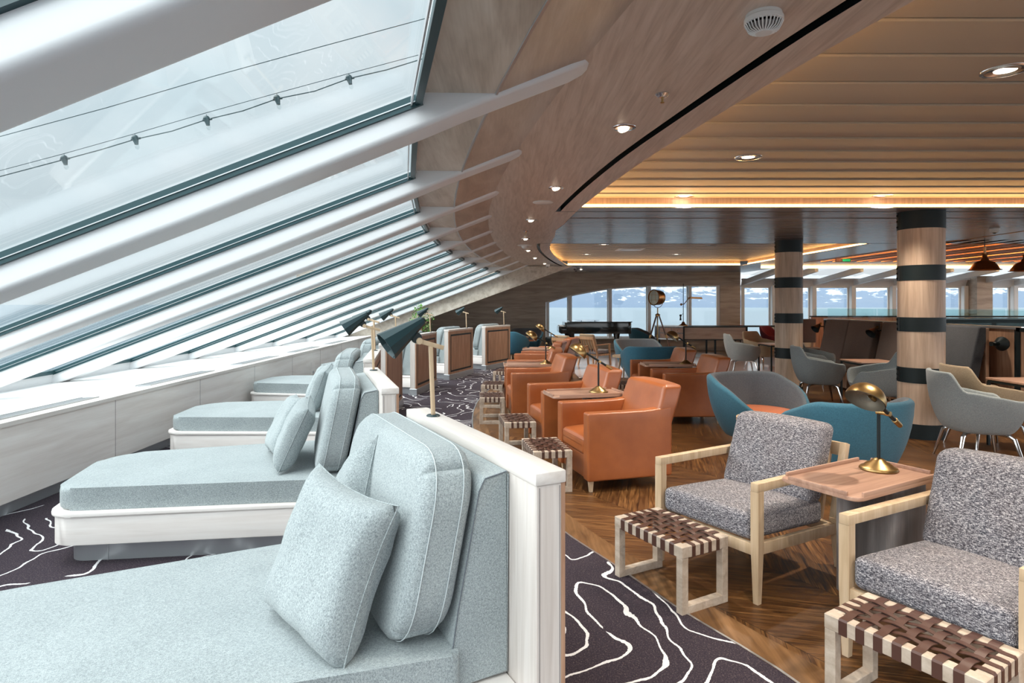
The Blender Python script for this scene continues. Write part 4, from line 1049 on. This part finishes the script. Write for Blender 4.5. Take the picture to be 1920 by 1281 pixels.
# ------------------------------------------------------------------ grand piano and bench
t = thing('grand_piano', 'black grand piano with closed lid before the far windows', 'piano', (1.55, 17.6, 0), 0)
ol = rpoly([(0, 0), (1.85, 0), (1.93, .30), (1.70, .62), (1.20, .85), (.75, 1.30), (.30, 1.45), (0, 1.45)], [.02, .1, .3, .3, .4, .2, .1, .02], 6)
bm = nb(); prism(bm, [p for p in ol if True], .66, .98, .01, 2); obj('case', bm, M['black_gloss'], t)
bm = nb(); prism(bm, rpoly([(.14, -.015), (1.87, -.015), (1.96, .30), (1.72, .64), (1.22, .87), (.77, 1.32), (.32, 1.47), (.14, 1.47)], [.02, .1, .3, .3, .4, .2, .1, .02], 6), .985, 1.01, .004, 1); obj('lid', bm, M['black_gloss'], t)
bm = nb(); b3(-.16, .02, .0, 1.45, .66, .86, .02, 2, bm); ke = obj('keyboard_block', bm, M['black_gloss'], t)
bm = nb(); b3(-.14, -.01, .12, 1.33, .86, .875, .002, 1, bm); obj('keys', bm, M['white_plastic'], ke)
bm = nb(); b3(.35, 1.0, .4, 1.0, 1.03, 1.04, .002, 1, bm); tube(bm, [(.5, .6, 1.0), (.5, .6, 1.04)], .01, 6); tube(bm, [(.9, .6, 1.0), (.9, .6, 1.04)], .01, 6); obj('music_desk', bm, M['black_gloss'], t)
for x, y in ((.15, .18), (.15, 1.25), (1.5, .35)):
    bm = nb(); lathe(bm, [(0, 0), (.03, 0), (.035, .06), (.028, .10), (.05, .40), (.09, .60), (.10, .66), (0, .66)], 8, Matrix.Translation((x, y, 0))); obj('leg', bm, M['black_gloss'], t)
bm = nb(); tube(bm, [(.28, .66, .66), (.28, .66, .12)], .02, 8); tube(bm, [(.28, .82, .66), (.28, .82, .12)], .02, 8); b3(.2, .36, .58, .9, .08, .13, .01, 1, bm); obj('pedal_lyre', bm, M['black_gloss'], t)
t = thing('piano_bench', 'black padded bench at the keyboard end of the piano', 'bench', (1.18, 17.75, 0))
bm = nb(); rbox(bm, (0, .45, .47), (.17, .40, .05), .03, 3, 4); obj('seat', bm, M['black'], t, ang=80)
for a, b in ((-.13, .1), (.13, .1), (-.13, .8), (.13, .8)): bm = nb(); bar(bm, (a, b, 0), (a, b, .43), .045, .045); obj('leg', bm, M['black_gloss'], t)

# ------------------------------------------------------------------ map desk with lamp, tripod spotlight
t = thing('map_desk', 'long wooden map desk with small drawers on black legs before the windows', 'desk', (4.86, 17.4, 0), 0)
bm = nb(); b3(0, 1.75, 0, .9, .50, .85, .004, 1, bm); obj('front_case', bm, M['laminate'], t)
bm = nb(); b3(-.02, 1.78, -.02, .92, .85, .88, .003, 1, bm); b3(-.02, 1.77, -.012, .0, .49, .515, 0, 1, bm); b3(-.03, .01, -.03, .01, 0, .88, 0, 1, bm); b3(1.74, 1.78, -.03, .01, .48, .88, 0, 1, bm); obj('metal_edging', bm, M['black'], t)
bm = nb(); v = [(-.60, .45), (0, 0), (0, .9), (-.6, 1.0)]; prism(bm, v, .52, .86, .003, 1); sd = obj('side_case', bm, M['base_grey'], t)
bm = nb(); v = [(-.63, .43), (0, -.02), (0, .92), (-.63, 1.03)]; prism(bm, v, .86, .89, .003, 1); prism(bm, [(-.61, .46), (0, 0.005), (0, .03), (-.61, .5)], .49, .52); obj('side_top', bm, M['alu'], sd)
d = Vector((.6, -.45, 0)).normalized(); nn = Vector((-.6, -.8, 0)) * 0 + Vector((-.45, -.6, 0)).normalized()
for k in range(2):
    for q in range(2):
        c = Vector((-.60, .45, 0)) + d * (.20 + q * .36) + nn * .006; z = .60 + k * .16
        bm = nb(); box(bm, (c.x, c.y, z), (.33, .012, .13), .003, 1, Matrix.Rotation(math.atan2(d.y, d.x), 3, 'Z')); dr = obj('drawer', bm, M['table_wood'], t)
        bm = nb(); c2 = c + nn * .02; bmesh.ops.create_uvsphere(bm, u_segments=10, v_segments=6, radius=.014, matrix=Matrix.Translation((c2.x, c2.y, z))); obj('knob', bm, M['brass'], dr)
for a, b in ((.02, .05), (.9, .06), (1.7, .06), (.9, .85), (-.58, .5), (1.7, .85)): bm = nb(); bar(bm, (a, b, 0), (a, b, .52), .045, .045); obj('leg', bm, M['black'], t)
t = thing('map_lamp', 'brass swing arm lamp with flat shade standing on the map desk', 'lamp', (4.95, 17.8, .88))
bm = nb(); lathe(bm, [(0, 0), (.13, 0), (.13, .02), (.06, .06), (.03, .12), (0, .13)], 24); obj('foot', bm, M['copper'], t)
bm = nb(); tube(bm, [(0, 0, .1), (0, 0, 1.22)], .010, 8); obj('stem', bm, M['black'], t)
bm = nb(); tube(bm, [(-.08, 0, .62), (.02, 0, .63), (.16, 0, .80), (.26, 0, .82)], .012, 8); bmesh.ops.create_uvsphere(bm, u_segments=12, v_segments=8, radius=.035, matrix=Matrix.Translation((-.06, 0, .62))); bmesh.ops.create_uvsphere(bm, u_segments=12, v_segments=8, radius=.03, matrix=Matrix.Translation((.16, 0, .80))); obj('swing_arm', bm, M['copper'], t)
bm = nb(); prism(bm, [(.20, .84), (.52, .83), (.54, .775), (.18, .79)], -.06, .06, .004, 1, 'y'); obj('shade', bm, M['copper'], t)
bm = nb(); tube(bm, [(-.08, 0, .16), (-.08, 0, .30)], [.03, .012], 10); bmesh.ops.create_uvsphere(bm, u_segments=12, v_segments=8, radius=.035, matrix=Matrix.Translation((-.08, 0, .30))); tube(bm, [(-.08, 0, .3), (0, 0, .36)], .006, 6); obj('counterweight', bm, M['black'], t)

t = thing('tripod_spotlight', 'brass searchlight on a wooden tripod standing before the windows', 'floor lamp', (4.02, 17.0, 0))
c = Vector((0, 0, 1.69)); ax = Vector((-.86, -.5, .02)).normalized()
bm = nb(); lathe(bm, [(0, .17), (.07, .165), (.18, .12), (.205, .04), (.21, -.12), (.222, -.125), (.222, -.15), (.20, -.15), (.195, -.1), (.1, .1), (0, .12)], 28, aim(c, -ax)); hd = obj('lamp_housing', bm, M['copper'], t)
bm = nb(); lathe(bm, [(0, -.135), (.205, -.130), (.20, -.12), (0, -.125)], 28, aim(c, -ax)); obj('lens', bm, plain('lens', (.55, .62, .58), .1), hd)
bm = nb(); x_, y_ = frame_of(ax)
for v in (x_, y_):
    for k in (-.07, .07):
        w_ = y_ if v is x_ else x_; p0 = c + ax * .155 + w_ * k; tube(bm, [p0 - v * .19, p0 + v * .19], .004, 5)
obj('lens_guard', bm, M['brass'], hd)
side = Vector((ax.y, -ax.x, 0)).normalized()
bm = nb(); tube(bm, [c + side * .24 * math.cos(R(q)) + Vector((0, 0, .28 * math.sin(R(q)))) for q in range(180, 361, 15)], .008, 6); tube(bm, [(0, 0, 1.41), (0, 0, 1.20)], .016, 8); obj('yoke', bm, M['brass'], t)
bm = nb(); lathe(bm, [(0, 1.18), (.06, 1.18), (.07, 1.22), (.03, 1.25), (0, 1.25)], 16); obj('tripod_head', bm, M['brass'], t)
for a in (200, 330, 80):
    bm = nb(); cc_, ss = math.cos(R(a)), math.sin(R(a)); bar(bm, (cc_*.03, ss*.03, 1.22), (cc_*.45, ss*.45, .0), .035, .03); lg_ = obj('leg', bm, plain('dark_walnut', (.09, .04, .025), .4), t)
    bm = nb(); tube(bm, [(cc_*.22, ss*.22, .66), (cc_*.25, ss*.25, .58)], .028, 8); obj('leg_clamp', bm, M['brass'], lg_)
bm = nb(); tube(bm, [(0, 0, 1.2), (0, 0, .45)], .008, 6); obj('centre_rod', bm, M['brass'], t)

# red chairs and window table
def red_chair(x, y, rz, label):
    t = thing('wine_chair', label, 'chair', (x, y, 0), rz, 'wine red chairs by the right windows')
    def hf(d): return .86 - .28 * sstep(40, 120, d)
    kw = dict(Rb=.2, Rt=.30, z0=.42, H=.86, hf=hf, th=.04, zi=.46, n=36)
    obj('shell', shell_bm(**kw), M['red'], t, ang=80); obj('lining', shell_bm(part='inner', **kw), M['red'], t, ang=80)
    for a in (45, 135, 225, 315): bm = nb(); c, s = math.cos(R(a)), math.sin(R(a)); tube(bm, [(c*.26, s*.26, 0), (c*.16, s*.16, .44)], .012, 8); obj('leg', bm, M['black'], t)
red_chair(6.9, 18.8, 90, 'wine red chair at the right end of the map desk'); red_chair(7.65, 18.2, 120, 'wine red chair half hidden behind the thin column')
t = thing('window_table', 'black edged high table between the wine red chairs', 'table', (7.80, 19.3, 0))
bm = nb(); b3(-.55, .55, -.3, .3, .80, .84, .004, 1, bm); obj('tabletop', bm, M['black'], t)
for sx_ in (-.45, .45): bm = nb(); bar(bm, (sx_, 0, 0), (sx_, 0, .80), .05, .05); obj('leg', bm, M['black'], t)

# ------------------------------------------------------------------ plant
t = thing('potted_tree', 'small leafy green tree in a pot behind the fifth divider', 'plant', (-2.12, 14.4, 0))
bm = nb(); lathe(bm, [(0, 0), (.15, 0), (.20, .38), (.18, .38), (.16, .34), (0, .34)], 28); obj('pot', bm, M['soil'], t)
bm = nb(); tube(bm, [(0, 0, .34), (.02, 0, .7), (-.01, .01, 1.05), (.0, 0, 1.35)], [.018, .014, .01, .005], 8)
for k in range(14):
    a = k * 2.4; z = .75 + .045 * k; tube(bm, [(0, 0, z - .1), (math.cos(a)*.16, math.sin(a)*.16, z), (math.cos(a)*.28, math.sin(a)*.28, z + .08)], [.006, .004, .002], 5)
obj('trunk', bm, M['walnut'], t)
bm = nb()
for k in range(420):
    a = random.uniform(0, 2*PI); z = random.uniform(-1, 1); r = (1 - z*z) ** .5 * random.uniform(.35, 1)
    c = Vector((math.cos(a)*r*.30, math.sin(a)*r*.30, 1.12 + z * .36)); d = Vector((random.gauss(0,1), random.gauss(0,1), random.gauss(0,.6))).normalized(); s_ = d.cross(Vector((random.random(), random.random(), 1))).normalized(); L = random.uniform(.05, .08)
    quad(bm, c, c + d*L*.5 + s_*L*.28, c + d*L, c + d*L*.5 - s_*L*.28)
tag(obj('foliage', bm, M['leaf'], t), kind='stuff')

# ------------------------------------------------------------------ ceiling fittings
CZ = ZC
def spot_fitting(px, py, label, tilt=True, r=.052, z=CZ, power=14, grp='small swivelling ceiling spots in the curved wood ceiling'):
    p = gp(px, py, z) if z < EYE else Vector(((px - CX) * (z - EYE) / (HZ - py), (z - EYE) * F / (HZ - py), z))
    t = thing('ceiling_spot', label, 'ceiling light', p, 0, grp)
    bm = nb(); lathe(bm, [(r, -.006), (r + .018, -.004), (r + .020, .001), (r, .001), (r - .003, .012)], 28); obj('bezel', bm, M['chrome'], t)
    if not tilt:
        bm = nb(); lathe(bm, [(r, -.004), (r * .55, .0005), (r * .55, .004)], 28); obj('reflector', bm, M['chrome'], t)
    ax = Vector((.25, -.35, -1)) if tilt else Vector((0, 0, -1))
    bm = nb(); lathe(bm, [(0, .0), (r * .62, .0), (r * .66, -.004), (r * .66, -.012), (0, -.012)] if tilt else [(0, .002), (r * .56, .002), (r * .56, -.004), (0, -.004)], 24, aim((0, 0, -.012 if tilt else .001), ax)); obj('lamp_face', bm, M['spot'], t)
    if power:
        li = bpy.data.lights.new('spot_light', 'SPOT'); li.energy = power; li.spot_size = R(105); li.spot_blend = .8; li.color = (1, .88, .73); li.shadow_soft_size = .05
        lo = bpy.data.objects.new('spot_light', li); COL.objects.link(lo); lo.location = p + Vector((0, 0, -.05))
    return t
names = ['nearest small spot in the curved wood ceiling', 'small ceiling spot beyond the nearest one, beside the black slot', 'third small ceiling spot along the curve', 'fourth small ceiling spot, in front of the round white loudspeaker', 'fifth small ceiling spot, just past the round white loudspeaker', 'sixth small ceiling spot along the curve', 'seventh small ceiling spot along the curve', 'last small ceiling spot, right of the dark camera dome']
for (q, lb) in zip([(1170, 239), (1043, 352), (996, 412.5), (986, 447.5), (991, 469.5), (1003.5, 483.5), (1021.5, 494), (1090, 505)], names): spot_fitting(*q, lb, power=45)
for (q, lb) in zip([(1885, 132), (1403, 295), (1283, 368), (1655, 367)], ['large recessed downlight at the upper right edge', 'large recessed downlight above the thin column, left of centre of the plank ceiling', 'small looking recessed downlight near the left end of the glowing cove', 'recessed downlight above and left of the thick column']):
    spot_fitting(*q, lb, False, .088, ZP, 110, 'round recessed downlights in the plank ceiling')
for (q, lb) in zip([(1132, 458.5), (1100, 477), (1336, 459.5), (1268, 477), (1117, 490.5), (1222, 490.5)], ['downlight in the far recess, left of the square vent', 'downlight in the far recess, nearest its curved left end', 'downlight in the far recess, right and near', 'downlight in the far recess, near its middle', 'downlight in the far recess by the back strip, left', 'downlight in the far recess by the back strip, middle']):
    spot_fitting(*q, lb, False, .08, ZP, 70, 'round downlights in the far ceiling recess')
def more_spots(pts, z, r, power, tilt, cat_label, grp):
    for (x, y), lb in pts:
        px = CX + x * F / y; py = HZ - (z - EYE) * F / y
        spot_fitting(px, py, lb, tilt, r, z, power, grp)
more_spots([((4.7, 2.9), 'added fill downlight just outside the right edge, above the tweed armchairs'), ((4.9, 4.9), 'added fill downlight outside the right edge, above the dining tables'), ((6.4, 6.4), 'added fill downlight outside the right edge, near the cove'), ((2.5, 1.0), 'added fill downlight above the camera position'), ((4.7, .9), 'added fill downlight right of the camera position')], ZP, .088, 110, False, '', 'round recessed downlights in the plank ceiling')  # unseen downlights, added to brighten the right side of the room
more_spots([((1.15, 1.75), 'small ceiling spot above the nearest daybed, out of frame'), ((1.6, .3), 'small ceiling spot over the camera position')], ZC, .052, 45, True, '', 'small swivelling ceiling spots in the curved wood ceiling')
more_spots([((7.6, 7.8), 'added fill downlight in the dark ceiling at the right edge'), ((9.2, 10.5), 'added fill downlight above the bar counter at right'), ((5.6, 8.9), 'added fill downlight in the dark ceiling right of the thick column'), ((8.4, 12.4), 'added fill downlight above the low partition at right')], ZC, .06, 90, False, '', 'added fill downlights in the dark glossy ceiling')  # these downlights are added to lift the brightness over the booths and bar
def cpt(px, py, z=CZ): return Vector(((px - CX) * (z - EYE) / (HZ - py), (z - EYE) * F / (HZ - py), z))
t = thing('smoke_detector', 'white slotted smoke detector at the top of the curved ceiling', 'smoke detector', cpt(1432, 27))
bm = nb(); lathe(bm, [(0, 0), (.062, 0), (.064, -.012), (.068, -.016), (.068, -.030), (.060, -.034)], 36); obj('base', bm, M['white_plastic'], t)
bm = nb()
for k in range(28):
    a = 2*PI*k/28; c, s = math.cos(a), math.sin(a); tube(bm, [(c*.064, s*.064, -.032), (c*.052, s*.052, -.056), (c*.028, s*.028, -.066)], .0028, 4)
obj('cage', bm, M['white_plastic'], t)
bm = nb(); lathe(bm, [(0, -.070), (.028, -.069), (.030, -.064), (0, -.062)], 24); obj('cap', bm, M['white_plastic'], t)
bm = nb(); lathe(bm, [(0, -.034), (.040, -.034), (.034, -.058), (0, -.060)], 20); obj('sensor_core', bm, M['base_grey'], t)
def sprinkler(px, py, label, z=CZ):
    t = thing('sprinkler_head', label, 'sprinkler', cpt(px, py, z), 0, 'chrome ceiling sprinkler heads')
    bm = nb(); lathe(bm, [(0, -.001), (.034, 0), (.036, -.004), (.020, -.018), (.010, -.022), (0, -.022)], 24); obj('escutcheon', bm, M['chrome'], t)
    bm = nb(); tube(bm, [(0, 0, -.02), (0, 0, -.040)], [.007, .005], 8); lathe(bm, [(0, -.040), (.010, -.042), (.010, -.046), (0, -.048)], 12); obj('deflector', bm, M['brass'], t)
sprinkler(1242, 176, 'chrome sprinkler head right of the nearest small spot'); sprinkler(986, 433, 'chrome sprinkler head between the third and fourth small spots'); sprinkler(1480, 377, 'sprinkler head silhouetted against the glowing cove', ZP)
def speaker(px, py, label, r=.10, z=CZ):
    t = thing('ceiling_speaker', label, 'speaker', cpt(px, py, z), 0, 'flat round white ceiling loudspeakers')
    bm = nb(); lathe(bm, [(0, 0), (r, 0), (r, -.006), (r - .008, -.010), (0, -.010)], 36); obj('cover', bm, M['white_plastic'], t)
speaker(1018, 379, 'flat round white loudspeaker cover left of the ceiling joint', .105); speaker(1618, 375.5, 'flat round loudspeaker on the planks near the cove', .10, ZP)
def dome(px, py, label, mat='white_plastic', r=.06, plate=False, z=CZ):
    t = thing('ceiling_dome', label, 'detector', cpt(px, py, z), 0, 'small domed devices on the ceiling')
    bm = nb(); lathe(bm, [(0, 0), (r, 0), (r, -.02), (r * .85, -.045), (r * .45, -.062), (0, -.066)], 28); obj('housing', bm, M[mat], t)
    if plate: bm = nb(); lathe(bm, [(0, 0), (.13, 0), (.13, -.008), (0, -.012)], 36); obj('plate', bm, M['white_plastic'], t)
    else: bm = nb(); lathe(bm, [(0, -.04), (r * .5, -.05), (r*.3, -.075), (0, -.078)], 20); obj('lens_cover', bm, M['black_gloss'], t)
dome(984, 460, 'white detector dome on a round plate along the curved ceiling', plate=True); dome(1027, 496, 'white camera dome near the end of the black slot'); dome(1080, 504, 'dark grey camera dome by the glowing far recess', 'base_grey', .07); dome(1865, 428, 'white detector dome on the dark ceiling at right')
t = thing('square_vent', 'square white air vent in the far ceiling recess', 'vent', cpt(1181, 467.5, ZP))
bm = nb(); b3(-.28, .28, -.28, .28, -.012, 0, .004, 1, bm); obj('frame', bm, M['white_plastic'], t); bm = nb(); b3(-.2, .2, -.2, .2, -.02, -.012, .004, 1, bm); obj('core', bm, M['alu'], t)
t = thing('exit_sign', 'small green exit sign hanging under the far right ceiling', 'sign', cpt(1583, 490, 2.5))
bm = nb(); b3(-.20, .14, -.02, .02, -.02, .06, .004, 1, bm); obj('housing', bm, M['base_grey'], t); bm = nb(); b3(-.05, .13, -.024, -.02, -.005, .05, 0, 1, bm); obj('green_panel', bm, M['exit'], t)
def pendant(x, y, z, label):
    t = thing('copper_pendant', label, 'pendant lamp', (x, y, z), 0, 'copper bell pendants over the right hand tables')
    bm = nb(); lathe(bm, [(.0, .26), (.03, .26), (.035, .20), (.05, .18), (.06, .15), (.13, .12), (.18, .05), (.20, .01), (.225, 0), (.222, -.004), (.19, .006), (.12, .10), (0, .14)], 32); obj('bell_shade', bm, M['copper'], t)
    bm = nb(); tube(bm, [(-.05, 0, .25), (.05, 0, .25)], .012, 8); tube(bm, [(0, 0, .25), (0, 0, .36)], .018, 8); obj('yoke_bolt', bm, M['copper'], t)
    bm = nb(); tube(bm, [(0, 0, .34), (0, 0, ZC - z + .1)], .006, 6); obj('stem', bm, M['black'], t)
pendant(7.52, 9.8, 2.05, 'copper bell pendant right of the thick column'); pendant(8.25, 9.9, 2.04, 'copper bell pendant cut off by the right edge')
# power socket on the knee wall
t = thing('wall_socket', 'small square socket plate on the whitewashed knee wall', 'socket', (kx(11.3) + .004, 11.3, .33))
bm = nb(); b3(-.004, .004, -.10, .10, -.11, .11, .002, 1, bm); obj('cover_plate', bm, M['washed_h'], t); bm = nb(); b3(.004, .008, -.03, .03, -.09, -.05, .001, 1, bm); obj('latch', bm, M['alu'], t)

# ------------------------------------------------------------------ outside
YS = 4.4
def op(px, py, y=YS): return Vector(((px - CX) * y / F, y, EYE + (HZ - py) * y / F))
t = thing('string_light', 'string of clear bulbs hanging outside the largest sloped window', 'string lights', op(121, 300))
base = op(121, 300)
def rel(v): return v - base
bm = nb(); cab = [op(-160, 372), op(0, 331), op(121, 299), op(188, 281), op(254, 261), op(322, 246), op(388, 224), op(455, 208), op(520, 185), op(590, 171), op(655, 147), op(725, 131), op(800, 108), op(930, 70)]
tube(bm, [rel(p) for p in cab], .0040, 6); obj('cable', bm, M['shade'], t)
bm = nb(); tube(bm, [rel(p) for p in [op(-160, 358), op(0, 320), op(117, 289), op(252, 251), op(385, 212), op(518, 175), op(650, 139), op(800, 99), op(930, 60)]], .0024, 5); obj('carrier_wire', bm, M['shade'], t)
for q in [(121, 300), (254, 262), (388, 226), (520, 187), (655, 149)]:
    c = rel(op(*q)); bm = nb(); ax = Vector((.25, 0, -1)); lathe(bm, [(0, -.03), (.018, -.028), (.024, -.015), (.020, .0), (.013, .03), (.013, .035), (0, .035)], 12, aim(c, ax)); tube(bm, [c + Vector((-.03, 0, .0)), c + Vector((.035, 0, .012))], .008, 6); tube(bm, [c, c + Vector((-.004, 0, .045))], .002, 4); s_ = obj('lamp_socket', bm, M['shade'], t)
    bm = nb(); lathe(bm, [(.011, .034), (.014, .045), (.015, .058), (.009, .068), (0, .072)], 12, aim(c, ax)); obj('bulb', bm, M['bulb'], s_)
bm = nb(); tube(bm, [op(-160, 300), op(0, 256), op(200, 202), op(400, 143), op(600, 88), op(800, 34), op(930, -4)], .0030, 5); tag(obj('stay_wire', bm, M['shade']), 'thin single wire running above the string lights outside', 'wire')

m = Mt('sea', (.13, .18, .22), .30); v = m.co(); n_ = m.noise(m.scale(v, (.01, .05, 1)), 1, 4); m.bump(n_, .6, 3.0); m.put(m.b, 'Specular IOR Level', .7)
bm = nb(); quad(bm, (-30000, -3000, -18), (30000, -3000, -18), (30000, 40000, -18), (-30000, 40000, -18)); tag(obj('sea', bm, m.m), 'calm pale grey blue sea outside the windows', 'sea', kind='stuff')
m = Mt('fjord_mountain', (.3, .36, .44), .95); v = m.co(); x_, y_, z_ = m.sep(v)
n1 = m.noise(m.scale(v, (.009, .009, .022)), 1, 6, .65)
sn = m.math('ADD', m.math('DIVIDE', z_, 420.0), m.math('MULTIPLY', n1, 1.5))
m.color(m.ramp(sn, [(.0, (.085, .125, .185)), (.97, (.10, .14, .20)), (1.0, (.36, .385, .41))]))  # blue of the distance haze is put into the rock colour
bm = nb(); NX, NY = 240, 26; G = []
for i in range(NX + 1):
    row = []
    for j in range(NY + 1):
        X = 60 + 5600 * i / NX; Yq = 3900 + 1500 * j / NY
        q = Vector((X * .0011, Yq * .0011, 0)); hgt = noise.fractal(q, .9, 2.1, 6) * 150 + 260 + 70 * math.sin(X * .0016 + 1)
        prof = min(1, j / (NY * .55)) * min(1, i / 14); row.append(bm.verts.new((X, Yq, -18 + max(0, hgt) * prof ** .8)))
    G.append(row)
for i in range(NX):
    for j in range(NY): bm.faces.new((G[i][j], G[i+1][j], G[i+1][j+1], G[i][j+1]))
tag(obj('mountain_range', bm, m.m), 'snow streaked mountains along the far shore', 'mountain')

# ------------------------------------------------------------------ light
w = bpy.data.worlds.new('World'); SC.world = w; w.use_nodes = True; nt = w.node_tree; nt.nodes.clear()
o = nt.nodes.new('ShaderNodeOutputWorld'); bg = nt.nodes.new('ShaderNodeBackground'); tc = nt.nodes.new('ShaderNodeTexCoord')
mp = nt.nodes.new('ShaderNodeMapping'); mp.inputs['Scale'].default_value = (1.2, 1.2, 2.6)
nz = nt.nodes.new('ShaderNodeTexNoise'); nz.inputs['Scale'].default_value = 2.1; nz.inputs['Detail'].default_value = 6; nz.inputs['Distortion'].default_value = .4
cr = nt.nodes.new('ShaderNodeValToRGB'); cr.color_ramp.elements[0].position = .36; cr.color_ramp.elements[0].color = (.74, .83, .88, 1); cr.color_ramp.elements[1].position = .62; cr.color_ramp.elements[1].color = (.93, .96, .98, 1)
L = nt.links.new
L(tc.outputs['Generated'], mp.inputs[0]); L(mp.outputs[0], nz.inputs['Vector']); L(nz.outputs[0], cr.inputs[0]); 
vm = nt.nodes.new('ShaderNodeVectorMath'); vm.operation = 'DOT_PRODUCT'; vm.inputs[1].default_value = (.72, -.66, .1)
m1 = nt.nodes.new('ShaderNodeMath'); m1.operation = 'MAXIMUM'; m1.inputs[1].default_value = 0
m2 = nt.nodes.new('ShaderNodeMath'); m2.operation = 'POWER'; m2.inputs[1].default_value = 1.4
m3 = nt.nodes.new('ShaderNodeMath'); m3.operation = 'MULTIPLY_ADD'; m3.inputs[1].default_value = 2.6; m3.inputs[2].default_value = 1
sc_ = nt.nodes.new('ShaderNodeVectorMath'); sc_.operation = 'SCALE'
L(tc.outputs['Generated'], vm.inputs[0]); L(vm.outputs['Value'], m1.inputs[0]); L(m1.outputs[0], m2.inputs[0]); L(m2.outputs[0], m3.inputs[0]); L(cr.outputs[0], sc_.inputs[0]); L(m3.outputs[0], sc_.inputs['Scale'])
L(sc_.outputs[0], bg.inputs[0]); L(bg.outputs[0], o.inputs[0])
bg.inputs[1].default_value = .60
def sun(name, e, d, ang, col=(1, .98, .96)):
    li = bpy.data.lights.new(name, 'SUN'); li.energy = e; li.angle = R(ang); li.color = col
    ob = bpy.data.objects.new(name, li); COL.objects.link(ob); ob.rotation_euler = Vector(d).to_track_quat('-Z', 'Y').to_euler()
sun('overcast_sun', 4.6, (.62, .22, -.72), 85)

# ------------------------------------------------------------------ camera
cam = bpy.data.cameras.new('Camera'); cam.sensor_width = 36; cam.lens = 36 * F / 1920; cam.shift_y = -(640.5 - HZ) / 1920; cam.clip_end = 60000; cam.clip_start = .05
co = bpy.data.objects.new('Camera', cam); COL.objects.link(co); co.location = (0, 0, EYE); co.rotation_euler = (R(90), 0, 0); SC.camera = co
vs = SC.view_settings; vs.view_transform = 'Standard'; vs.look = 'None'; vs.exposure = .8; vs.gamma = 1; vs.use_curve_mapping = False
SC.cycles.max_bounces = 8; SC.cycles.diffuse_bounces = 5; SC.cycles.transparent_max_bounces = 24
